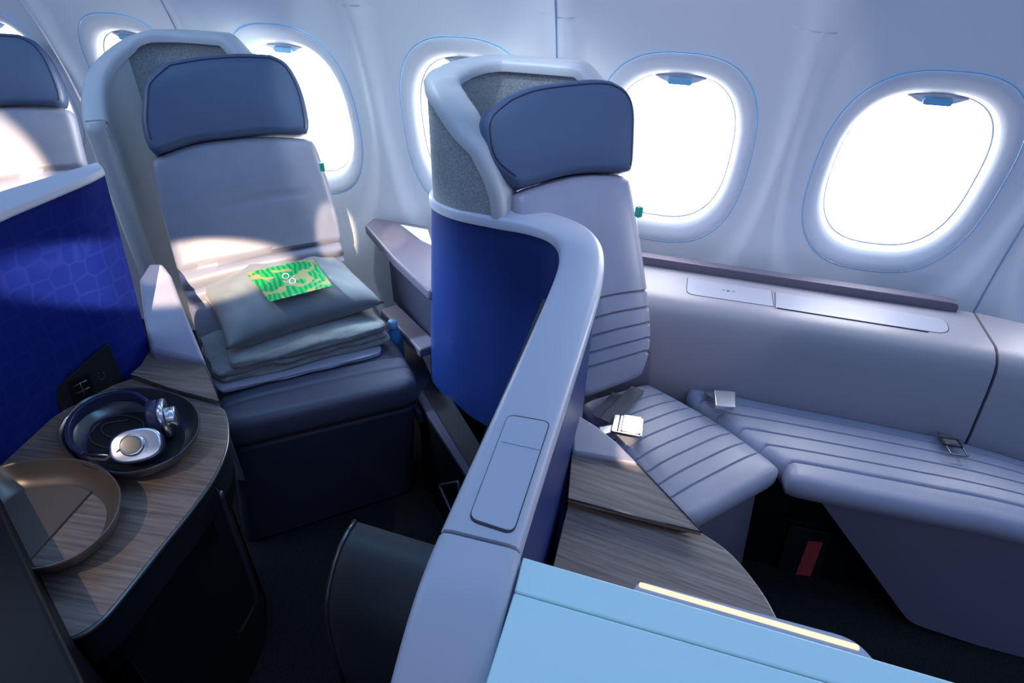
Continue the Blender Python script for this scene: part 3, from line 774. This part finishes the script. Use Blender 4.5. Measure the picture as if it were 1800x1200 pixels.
# ================================================================== SIDE TABLES
zt2 = .60
rt = thing('side_table', (.05, .65, 0), 'grey-brown wood veneer side table with hinged flap beside the studio seat', 'table', 'suite side tables')
fl_ = [atZ(x, y, zt2+.020) for x, y in ((1005, 797), (1060, 803), (1121, 815), (1234, 935), (1110, 905), (998, 876))]
prism('hinged_flap', [p.xy for p in fl_], zt2+.010, zt2+.020, M['wood'], rt, bw=.0015)
tube('flap_edge', [p+V(0, 0, 0) for p in (fl_[2], fl_[3], fl_[4], fl_[5])], .0016, M['gunmetal'], rt, seg=6)
lip = [atZ(x, y, zt2+.003) for x, y in ((1035, 886), (1110, 900), (1180, 922), (1215, 935), (1190, 938), (1110, 915), (1038, 895))]
slab('finger_lip', lip, (0, 0, 1), .002, M['bronze'], rt)
mp = [atZ(x, y, zt2) for x, y in ((1000, 880), (1100, 895), (1232, 936), (1275, 965), (1312, 1004), (1345, 1050), (1366, 1090))]
mp2 = catmull(mp[2:], 5)
pol = [p.xy for p in mp[:2]]+[p.xy for p in mp2]+[Vector((mp2[-1].x, .44)), Vector((mp2[-1].x-.02, .405)), Vector((-.09, .405))]
prism('table_top', pol, zt2-.018, zt2, M['wood'], rt, bw=.0015)
tube('table_edge', [p.xy.to_3d()+V(0, 0, zt2-.006) for p in mp2], .004, M['gunmetal'], rt, seg=8)
tb = [atZ(x, y, zt2) for x, y in ((1000, 890), (1225, 945), (1330, 1050))]
prism('table_pedestal', [Vector((-.09, .76)), Vector((.06, .73)), Vector((.12, .62)), Vector((.14, .405)), Vector((-.09, .405))], 0, zt2-.018, M['dark'], rt)
ap = [atZ(x, y, .630) for x, y in ((1018, 728), (1050, 748), (1085, 776), (1122, 813), (1060, 803), (1006, 794), (1004, 740))]
tag(bevel(prism('armrest_pad', [p.xy for p in ap], .30, lambda p: .630, M['leather_l']), .006), 'light grey wedge-shaped armrest pad at the head of the studio side table', 'armrest')
# left table
zl = .62
lt = thing('side_table', (-.9, .45, 0), 'rounded wood veneer side table holding the two trays at the left', 'table', 'suite side tables')
ol = [atZ(x, y, zl) for x, y in ((240, 662), (300, 684), (372, 706), (392, 718), (398, 745), (396, 785), (375, 836), (335, 893), (285, 955), (232, 1022), (185, 1078), (150, 1106), (120, 1119), (100, 1112), (84, 1075), (50, 1010), (0, 930))]
ol2 = catmull(ol[3:14], 5)
pol = [p.xy for p in ol[:3]]+[p.xy for p in ol2]+[p.xy for p in ol[14:]]+[atZ(0, 818, zl).xy+Vector((-.06, -.05)), atZ(0, 818, zl).xy, atZ(90, 735, zl).xy, atZ(160, 690, zl).xy]
prism('table_top', pol, zl-.014, zl, M['wood2'], lt, bw=.0012)
tube('table_edge', [p+V(0, 0, -.006) for p in ol2+ol[14:15]], .0042, M['gunmetal'], lt, seg=8)
def insetpoly(poly, d):
    n = len(poly); out = []
    area = sum(poly[i-1].x*poly[i].y-poly[i].x*poly[i-1].y for i in range(n)); sg = 1 if area > 0 else -1
    for i in range(n):
        t = (poly[(i+1) % n]-poly[i-1]).normalized(); out.append(poly[i]+Vector((-t.y, t.x))*d*sg)
    return out
prism('fascia', insetpoly(pol, .008), zl-.085, zl-.014, M['dark'], lt, bw=.002)
prism('fascia_lower', insetpoly(pol, .014), zl-.135, zl-.087, M['dark2'], lt, bw=.002)
prism('cabinet_body', insetpoly(pol, .05), 0, zl-.136, M['dark'], lt, bw=.004)
fq = [atZ(x, y, zl+.010) for x, y in ((262, 616), (310, 624), (358, 633), (372, 668), (386, 706), (300, 683), (228, 658), (248, 640))]
prism('hinged_flap', [p.xy for p in fq], zl+.002, zl+.010, M['wood2'], lt, bw=.0015)
tube('flap_edge', [fq[2], fq[3], fq[4], fq[5], fq[6]], .0014, M['gunmetal'], lt, seg=6)
# thin metal door frame on the aisle side of the cabinet
e0 = atZ(388, 862, .585); pn3 = V(.88, -.47, 0).normalized()
de = [onPl(x, y, e0, pn3) for x, y in ((387, 864), (404, 920), (425, 975), (446, 1035), (449, 1055), (436, 1085), (420, 1112))]
tube('door_frame', catmull(de, 5), .0045, M['gunmetal'], lt, seg=8)
dr = roundpoly([de[0]+V(0, 0, 0), de[3], de[6], onPl(300, 1190, e0, pn3), onPl(250, 1000, e0, pn3)], .004)
slab('cabinet_door', dr, -pn3, .02, M['dark'], lt)
# left armrest bolster
ar = [(262, 462), (285, 462), (300, 482), (318, 530), (338, 580), (360, 634), (310, 625), (264, 614), (252, 560), (244, 490)]
zarm = lambda y: .655
a3 = []
for x, y in ar:
    f = (634-y)/170; a3.append(atZ(x, y, .645+.10*f))
nn_ = (a3[5]-a3[8]).cross(a3[0]-a3[8]).normalized()
if nn_.z < 0: nn_ = -nn_
lowr = [V(p.x, p.y, .25) for p in a3]; n = len(a3)
o = mk('armrest_pad', lowr+a3, [tuple(range(n))[::-1], tuple(range(n, 2*n))]+[(i, (i+1) % n, n+(i+1) % n, n+i) for i in range(n)], M['leather_l'], None, True, 30)
bevel(o, .008); tag(o, 'upright pale grey armrest bolster between blue divider and pillow seat', 'armrest')
# ---- centre shelf by the wall (left suite)
ms = thing('window_console', (-.75, 1.4, 0), 'wing-shaped mauve window shelf with dark side panel behind the central divider', 'shelf')
sp = [atZ(x, y, .66) for x, y in ((641, 395), (690, 452), (752, 510))]
pol = [p.xy for p in sp]+[Vector((-.54, 1.27)), Vector((-.48, 1.32)), Vector((-.48, 1.63)), Vector((-.97, 1.635))]
bevel(prism('shelf_top', pol, .628, .66, M['mauve'], ms), .006)
bp = [Vector((-.865, 1.60)), Vector((-.855, 1.50)), Vector((-.60, 1.285)), Vector((-.5, 1.24)), Vector((-.48, 1.30)), Vector((-.48, 1.60))]
prism('side_panel', bp, .44, .628, M['basedark'], ms, bw=.003)
r0, r1 = atZ(668, 548, .46), atZ(738, 620, .46)
dirr = (r1-r0).normalized(); nr = V(-dirr.y, dirr.x, 0)
slab('lower_rail', [r0-V(0, 0, .02), r1-V(0, 0, .02), r1+nr*.06-V(0, 0, .02), r0+nr*.06-V(0, 0, .02)], (0, 0, 1), .03, M['mauve'], ms, bw=.006)
prism('stowage_floor', [r0.xy-Vector((.03, .02)), atZ(735, 725, .34).xy, r1.xy+Vector((.10, -.06)), r0.xy+nr.xy*.1], .30, .335, M['basedark'], ms)
pp = [atZ(x, y, .6605) for x, y in ((704, 395), (752, 404), (760, 432), (742, 424))]
tag(slab('paper_card', pp, (0, 0, 1), .0012, M['paper']), 'pale blue paper card on the window shelf beside the divider', 'card')
# low console between left seat and divider, with small tray
lc = thing('seat_side_console', (-.55, 1.0, 0), 'low dark blue-edged console between the pillow seat and the central divider', 'console')
l0, l1, l2, l3 = [atZ(x, y, .36) for x, y in ((733, 700), (832, 856), (858, 800), (764, 648))]
prism('console_body', [l0.xy, l1.xy, l2.xy, l3.xy], 0, .345, M['dark2'], lc)
prism('console_cap', [l0.xy, l1.xy, (l1*.75+l2*.25).xy, (l0*.72+l3*.28).xy],   .345, .36, M['basedark'], lc, bw=.003)
prism('console_well', [(l0*.70+l3*.30).xy, (l1*.73+l2*.27).xy, l2.xy, l3.xy], .345, .350, M['dark'], lc)
ty = [onPl(x, y, V(-.46, .95, 0), V(-.72, -.69, 0).normalized()) for x, y in ((772, 852), (805, 846), (812, 892), (796, 905))]
tube('pocket_frame', roundpoly(ty, .006), .003, M['mauve'], lc, closed=True, seg=6)
# bottle
bo = atZ(694, 606, .42)
btl = thing('water_bottle', (bo.x, bo.y, .336), 'small blue water bottle standing between pillow stack and window shelf', 'bottle')
def lathe(name, c, prof, m, parent=None, seg=28):
    vs = []; fs = []
    for r_, z_ in prof:
        for k in range(seg): a = 2*math.pi*k/seg; vs.append((c[0]+r_*math.cos(a), c[1]+r_*math.sin(a), c[2]+z_))
    for i in range(len(prof)-1):
        for k in range(seg): fs.append((i*seg+k, i*seg+(k+1) % seg, (i+1)*seg+(k+1) % seg, (i+1)*seg+k))
    fs.append(tuple(range(seg))[::-1]); fs.append(tuple((len(prof)-1)*seg+k for k in range(seg)))
    return mk(name, vs, fs, m, parent, True, 60)
bc = (bo.x, bo.y, .336)
lathe('bottle_body', bc, [(.024, 0), (.026, .004), (.026, .085), (.024, .092), (.026, .10), (.026, .115), (.022, .128), (.012, .142), (.0105, .150)], M['bottle'], btl)
lathe('bottle_cap', bc, [(.0135, .148), (.0145, .150), (.0145, .165), (.012, .170), (.004, .171)], M['tab'], btl)
# ================================================================== FRONT CONSOLE, LIGHT, FOOT BOX
fc = thing('front_console', (.3, .2, 0), 'pale ice-blue console top in front of the studio suite at the bottom', 'console')
zf = .912
q0, q1 = atZ(915, 977, zf), atZ(1684, 1200, zf)
dq = (q1-q0).normalized(); ex = q1+dq*.5
xr = -.079
def xin(y): return -.0855+(.30-y)*.008*0+(-.004)
pol = [Vector((-.094, q0.y+.004)), ex.xy, Vector((ex.x, .02)), Vector((-.076, .02))]
g0_, g1_ = atZ(900, 1037, zf), atZ(1468, 1200, zf); gd_ = (g1_-g0_).normalized()
pA = [Vector((-.094, q0.y)), ex.xy, (g0_+gd_*1.1).xy, Vector((-.091, g0_.y))]
pB = [Vector((-.091, g0_.y-.0015)), (g0_+gd_*1.1).xy-Vector((0, .0015)), Vector((ex.x, .03)), Vector((-.084, .03))]
prism('rear_top_panel', pA, zf-.03, zf, M['cyanp'], fc, bw=.002)
prism('front_top_panel', pB, zf-.03, zf, M['cyanp'], fc, bw=.002)
prism('console_body', [Vector((-.09, .355)), Vector((ex.x-.02, .375)), Vector((ex.x-.02, .04)), Vector((-.076, .04))], 0, zf-.031, M['basegrey'], fc, bw=.004)
h0, h1 = [atZ(x, y, zf-.004) for x, y in ((1112, 1029), (1530, 1150))]
hd = (h1-h0).normalized(); hn = V(-hd.y, hd.x, 0)
hp = roundpoly([h0-hn*.012, h0+hn*.006+hd*.005, h1+hn*.010-hd*.012, h1+hd*.006-hn*.012], [.002, .008, .018, .002])
lf = slab('light_housing', [p-V(0, 0, .022) for p in hp], (0, 0, 1), .024, M['plastic'], fc, bw=.002)
s0, s1 = h0+hn*.001+hd*.006, h1+hn*.001-hd*.010
strip = roundpoly([s0-hn*.0020, s0+hn*.0036, s1+hn*.0036, s1-hn*.0020], .002)
slab('light_strip', [p+V(0, 0, .0015) for p in strip], (0, 0, 1), .0012, M['warm'], lf)
light('reading_strip_light', 'AREA', (h0+h1)/2+V(0, .02, .01), (h0+h1)/2+V(0, .2, -.2), .12, (1, .65, .35), shape='RECTANGLE', size=.2, size_y=.01)
# dark foot-well box left of the divider end
fb = thing('foot_well_box', (-.4, .55, 0), 'dark curved-front footwell box standing on the carpet left of the divider end', 'footwell box')
zf2 = .40
t0, t1, t2, t3 = atZ(626, 916, zf2), atZ(778, 962, zf2), atZ(735, 1090, zf2), atZ(560, 1075, zf2)
pr = []
c0, c1 = t0.xy, t1.xy
ax = (c1-c0).normalized(); dn_ = Vector((ax.y, -ax.x))
prof2 = [(0, 0), (0, zf2), (.03, zf2), (.06, zf2-.008), (.09, zf2-.028), (.12, zf2-.062), (.14, zf2-.10), (.15, zf2-.15), (.155, .12), (.15, 0)]
vs = []; fs = []
for f in (0, 1):
    b = c0+(c1+ax*.02-c0)*f
    for d_, z_ in prof2: p = b+dn_*d_; vs.append((p.x, p.y, z_))
k = len(prof2)
fs = [tuple(range(k))[::-1], tuple(range(k, 2*k))]+[(j, (j+1) % k, k+(j+1) % k, k+j) for j in range(k)]
mk('box_body', vs, fs, M['footbox'], fb, True, 50)
tube('edge_trim', [Vector(vs[i])-ax.to_3d()*.002 for i in range(1, 10)], .006, M['gunmetal'], fb, seg=8)
# black partition at the lower left corner
w0, w1 = atZ(-120, 650, .70), atZ(136, 1172, .70)
wd = (w1-w0).normalized(); w2 = w1+wd*.05; nw = V(wd.y, -wd.x, 0)
if nw.y > 0: nw = -nw
pw = [w0, w2, w2+nw*.10, w0+nw*.10]
tag(bevel(prism('suite_partition', [p.xy for p in pw], 0, .70, M['dark2']), .008), 'plain black partition cutting across the lower left corner', 'partition')
# ================================================================== TRAYS AND HEADPHONES
def tray(name, px, zrim, depth, m, mi, label, flare=.80):
    out = catmull([atZ(x, y, zrim) for x, y in px], 6, closed=True); n = len(out); c = sum(out, Vector())/n
    t = thing(name, (c.x, c.y, zrim-depth), label, 'tray', 'oval trays on the left table')
    vs = []; fs = []
    def ringp(k, z): return [V(c.x+(p.x-c.x)*k, c.y+(p.y-c.y)*k, z) for p in out]
    R_ = [ringp(flare*.9, zrim-depth), ringp(flare, zrim-depth+.002), ringp(.93, zrim-depth*.5), ringp(.985, zrim-.006), ringp(1.0, zrim-.002), ringp(.995, zrim+.001), ringp(.975, zrim+.001), ringp(.958, zrim-.003), ringp(.90, zrim-depth*.5), ringp(flare*.97, zrim-depth+.007), ringp(flare*.85, zrim-depth+.004)]
    for r_ in R_: vs += r_
    for j in range(len(R_)-1):
        for i in range(n): fs.append((j*n+i, j*n+(i+1) % n, (j+1)*n+(i+1) % n, (j+1)*n+i))
    fs.append(tuple(range(n))); fs.append(tuple((len(R_)-1)*n+i for i in range(n)))
    mk('tray_bowl', vs, fs, m, t, True, 60)
    fl = ringp(flare*.87, zrim-depth+.0045)
    slab('tray_liner', fl, (0, 0, 1), .0012, mi, t)
    return t, c, fl
t1_, c1_, fl1 = tray('oval_tray', [(100, 772), (108, 742), (140, 706), (190, 686), (240, 681), (290, 686), (332, 703), (351, 730), (346, 765), (315, 800), (270, 822), (220, 832), (170, 825), (125, 805)], .664, .040, M['gunmetal'], M['dark'], 'grey oval tray holding the silver headphones')
t2_, c2_, fl2 = tray('oval_tray', [(-70, 900), (-45, 850), (0, 818), (60, 808), (130, 806), (180, 822), (208, 850), (212, 882), (195, 925), (150, 968), (100, 992), (45, 1002), (-20, 1000), (-60, 960)], .668, .044, M['bronze'], M['wood2'], 'empty bronze oval tray with half-open liner at the lower left')
# brown cover over the rear half of the empty tray's floor
e0_, e1_ = atZ(166, 866, .631), atZ(50, 990, .631); ed = (e1_-e0_).normalized()
keep = [p for p in fl2 if ((p-e0_).cross(ed)).z > 0]
alt = [p for p in fl2 if ((p-e0_).cross(ed)).z <= 0]
half = keep if sum((p-c2_).x for p in keep) < sum((p-c2_).x for p in alt) else alt
ang = lambda p: math.atan2((p-c2_).y, (p-c2_).x)
hc = sum(half, Vector())/len(half)
half = sorted(half, key=lambda p: math.atan2((p-hc).y, (p-hc).x))
slab('liner_cover', [V(p.x, p.y, .6315) for p in half], (0, 0, 1), .003, M['liner'], t2_)
# headphones
hpn = thing('headphones', (c1_.x, c1_.y, .63), 'silver and navy over-ear headphones lying in the grey tray', 'headphones')
zz = .650
band = catmull([atZ(x, y, z) for x, y, z in ((262, 712, .668), (235, 697, .668), (195, 698, .662), (150, 718, .656), (124, 750, .650), (125, 785, .648), (150, 803, .650))], 8)
vsb, fsb = [], []
for i, p in enumerate(band):
    t = (band[min(i+1, len(band)-1)]-band[max(i-1, 0)]).normalized(); s = t.cross(V(0, 0, 1)).normalized()
    for a, b in ((-1, -1), (1, -1), (1, 1), (-1, 1)): vsb.append(p+s*a*.004+V(0, 0, 1)*b*.012)
for i in range(len(band)-1):
    for k in range(4): fsb.append((i*4+k, i*4+(k+1) % 4, i*4+4+(k+1) % 4, i*4+4+k))
fsb += [(3, 2, 1, 0), tuple((len(band)-1)*4+k for k in range(4))]
bevel(mk('headband', vsb, fsb, M['navy'], hpn, True, 40), .002)
def disc(name, c, axis, r, th, m, parent, sq=1.0, u=None, e=2.6):
    axis = Vector(axis).normalized(); u = Vector(u) if u else axis.orthogonal(); u = (u-axis*u.dot(axis)).normalized(); v = axis.cross(u); N = 40; vs = []; fs = []
    pr_ = [(.86, 0), (.96, .06), (1, .18), (1, .82), (.96, .94), (.86, 1)]
    for k, h in pr_:
        for i in range(N):
            a, b = sup(r*k, r*k*sq, 2*math.pi*i/N, e); vs.append(Vector(c)+u*a+v*b+axis*(h-.5)*th)
    for j in range(len(pr_)-1):
        for i in range(N): fs.append((j*N+i, j*N+(i+1) % N, (j+1)*N+(i+1) % N, (j+1)*N+i))
    fs.append(tuple(range(N))[::-1]); fs.append(tuple((len(pr_)-1)*N+i for i in range(N)))
    return mk(name, vs, fs, m, parent, True, 45)
tc_ = (ORG-atZ(240, 780, .66)).normalized()
ax1 = (V(0, 0, 1)*.55+tc_*.7+V(.1, -.35, 0)).normalized()
hx = (atZ(290, 770, .66)-atZ(190, 790, .66)).normalized()
e1c = atZ(240, 783, .668)
disc('ear_cushion', e1c-ax1*.014, ax1, .042, .018, M['navy'], hpn, .72, hx)
cupa = disc('ear_cup', e1c, ax1, .042, .018, M['chrome'], hpn, .72, hx)
disc('cup_cap', e1c+ax1*.013-hx*.003, ax1, .020, .014, M['chrome'], cupa, 1, hx, 2)
disc('cap_logo_plate', e1c+ax1*.0205-hx*.003, ax1, .016, .0015, M['gunmetal'], cupa, 1, hx, 2)
e2c = atZ(290, 735, .668)
ax2 = (atZ(330, 722, .668)-atZ(255, 738, .668)).normalized()
disc('ear_cushion', e2c-ax2*.015, ax2, .039, .020, M['navy'], hpn, .72, V(.1, .2, 1))
cupb = disc('ear_cup', e2c, ax2, .039, .014, M['chrome'], hpn, .72, V(.1, .2, 1))
disc('cup_cap', e2c+ax2*.013, ax2, .020, .016, M['chrome'], cupb, 1, V(.1, .2, 1), 2)
tube('yoke_arm', [band[-1], atZ(160, 806, .656), atZ(185, 808, .66), e1c+ax1*.012-hx*.016], .0028, M['bronze'], hpn, seg=8)
tube('yoke_arm', [band[-1]+V(0, 0, .004), atZ(165, 798, .664), atZ(190, 800, .668)], .0018, M['chrome'], hpn, seg=8)
tube('yoke_arm', [band[0], atZ(268, 708, .676), e2c+ax2*.006+V(0, 0, .014)], .0022, M['chrome'], hpn, seg=8)
for r_ in (.030, .036, .042):
    pass
cab = catmull([atZ(x, y, .6315) for x, y in ((200, 790), (160, 775), (165, 745), (210, 730), (250, 740), (245, 760), (205, 770), (180, 760), (185, 745), (225, 738))], 6)
tube('audio_cable', cab, .0018, M['slit'], hpn, seg=6)
# ================================================================== BEDDING
def soft_block(name, corners, z0, z1, m, label, cat, layers=1, wob=.006, seed=0, rr=.02):
    """folded textile: four plan corners (FL, FR, RR, RL), thickness z0..z1 with fold creases round the sides"""
    a, b, c, d = [Vector((p.x, p.y)) for p in corners]; nu, nv = 44, 34; vs = []; fs = []
    def Pp(u, v): return a*(1-u)*(1-v)+b*u*(1-v)+c*u*v+d*(1-u)*v
    loop = [(i/nu, 0) for i in range(nu)]+[(1, j/nv) for j in range(nv)]+[(1-i/nu, 1) for i in range(nu)]+[(0, 1-j/nv) for j in range(nv)]
    cen = (a+b+c+d)/4; n = len(loop); H_ = z1-z0
    K = 6*layers; rings = []
    for k in range(K+1):
        f = k/K; ph = (f*layers) % 1 if k < K else 1
        prof_ = math.sin(math.pi*ph)**.5 if 0 < ph < 1 else 0
        st = len(vs)
        for (u, v) in loop:
            p = Pp(u, v); cu = 1-.05*(abs(2*u-1)*abs(2*v-1))**6
            dd = (p-cen); L_ = dd.length; ns = noise.noise(Vector((p.x*14, p.y*14, f*3+seed)))*wob*1.6
            q = cen+dd*cu*(1-(rr*(1-prof_))/L_)+dd/L_*ns
            z = z0+H_*f+noise.noise(Vector((p.x*9+5, p.y*9, seed)))*wob*f
            vs.append((q.x, q.y, max(z, z0)))
        rings.append(st)
        if k: 
            for i in range(n): fs.append((rings[-2]+i, rings[-2]+(i+1) % n, st+(i+1) % n, st+i))
    fs.append(tuple(range(n))[::-1])
    # top grid
    prev = rings[-1]; T = 8; base = [Vector(vs[prev+i]) for i in range(n)]; zc_ = z1
    for t in range(1, T+1):
        k = 1-t/T*.94; st = len(vs)
        for i in range(n):
            q = Vector((cen.x, cen.y))+(base[i].xy-cen)*k
            z = z1+(base[i].z-z1)*k+noise.noise(Vector((q.x*9, q.y*9, seed+2)))*wob*1.5+.006*(1-k)**.5
            vs.append((q.x, q.y, z))
        for i in range(n): fs.append((prev+i, prev+(i+1) % n, st+(i+1) % n, st+i))
        prev = st
    fs.append(tuple(prev+i for i in range(n)))
    o = mk(name, vs, fs, m); return tag(o, label, cat)
cz = .470
def cornersz(px, z): return [atZ(x, y, z) for x, y in px]
soft_block('folded_sheet', cornersz(((383, 692), (676, 622), (640, 560), (350, 600)), .474), .468, .480, M['sheet'], 'thin lilac sheet folded at the bottom of the bedding stack', 'sheet', 1, .003, 3, .004)
soft_block('folded_blanket', cornersz(((380, 668), (688, 592), (650, 540), (345, 570)), .505), .481, .520, M['blanket'], 'thick grey knit blanket folded in the middle of the bedding stack', 'blanket', 2, .009, 1, .018)
soft_block('folded_blanket', cornersz(((405, 652), (684, 580), (640, 535), (400, 560)), .53), .522, .552, M['blanket'], 'upper folded grey blanket directly beneath the pillow', 'blanket', 1, .008, 7, .018)
# pillow
def pillow(cs, thick, zbase):
    a, b, c, d = cs; N_ = 48; top, botv = [], []
    vs = []; fs = []
    cen = (a+b+c+d)/4
    def Pp(u, v):
        # concave sides between pointed corners
        p = a*(1-u)*(1-v)+b*u*(1-v)+c*u*v+d*(1-u)*v
        pu, pv = 2*u-1, 2*v-1
        k = 1-.09*(1-pu*pu)*(pv*pv)-.07*(1-pv*pv)*(pu*pu)
        return cen+(p-cen)*k
    for sgn in (1, -1):
        for j in range(N_+1):
            for i in range(N_+1):
                u, v = i/N_, j/N_; p = Pp(u, v); pu, pv = 2*u-1, 2*v-1
                h = max(0, (1-pu**4)*(1-pv**4))**.52
                wr_ = noise.noise(Vector((u*4, v*4, 3)))*.006+noise.noise(Vector((u*10+v*4, v*5, 9)))*.0035
                zz_ = p.z+sgn*(thick*h*(.62 if sgn > 0 else .38)+wr_*h*2)
                vs.append((p.x, p.y, max(zz_, zbase)))
    n1 = (N_+1)**2
    for s in (0, 1):
        for j in range(N_):
            for i in range(N_):
                q = s*n1+j*(N_+1)+i; f = (q, q+1, q+N_+2, q+N_+1); fs.append(f if s == 0 else f[::-1])
    edge = [i for i in range(N_)]+[j*(N_+1)+N_ for j in range(N_)]+[N_*(N_+1)+i for i in range(N_, 0, -1)]+[j*(N_+1) for j in range(N_, 0, -1)]
    for i in range(len(edge)): a_, b_ = edge[i], edge[(i+1) % len(edge)]; fs.append((a_, n1+a_, n1+b_, b_))
    return mk('pillow', vs, fs, M['pillow'])
pc = [atZ(398, 615, .578), atZ(676, 532, .588), atZ(585, 440, .615), atZ(345, 508, .615)]
tag(pillow(pc, .105, .556), 'plump grey-blue pillow on top of the folded blankets', 'pillow')
# amenity card on the pillow
ck = [atZ(x, y, z) for x, y, z in ((475, 531, .664), (585, 503, .664), (549, 455, .672), (433, 480, .672))]
nc = (ck[1]-ck[0]).cross(ck[3]-ck[0]).normalized()
cd = thing('amenity_card', ck[0], 'green and tan palm-leaf print card lying on the pillow', 'card')
slab('card_sheet', ck, nc, .002, M['card'], cd)
def oncard(x, y, d=.0024): return onPl(x, y, ck[0]+nc*d, nc)
for cx_, cy_, r1_, r2_ in ((502, 485, 5.6, 4.6), (514, 494, 5.4, 4.8)):
    tube('printed_logo', [oncard(cx_+r1_*math.cos(t*.45), cy_+r2_*math.sin(t*.45)) for t in range(14)], .0016, M['white'], cd, closed=True, seg=6)
tube('printed_logo', [oncard(498, 494), oncard(505, 497), oncard(512, 488), oncard(518, 484)], .0013, M['white'], cd, seg=6)
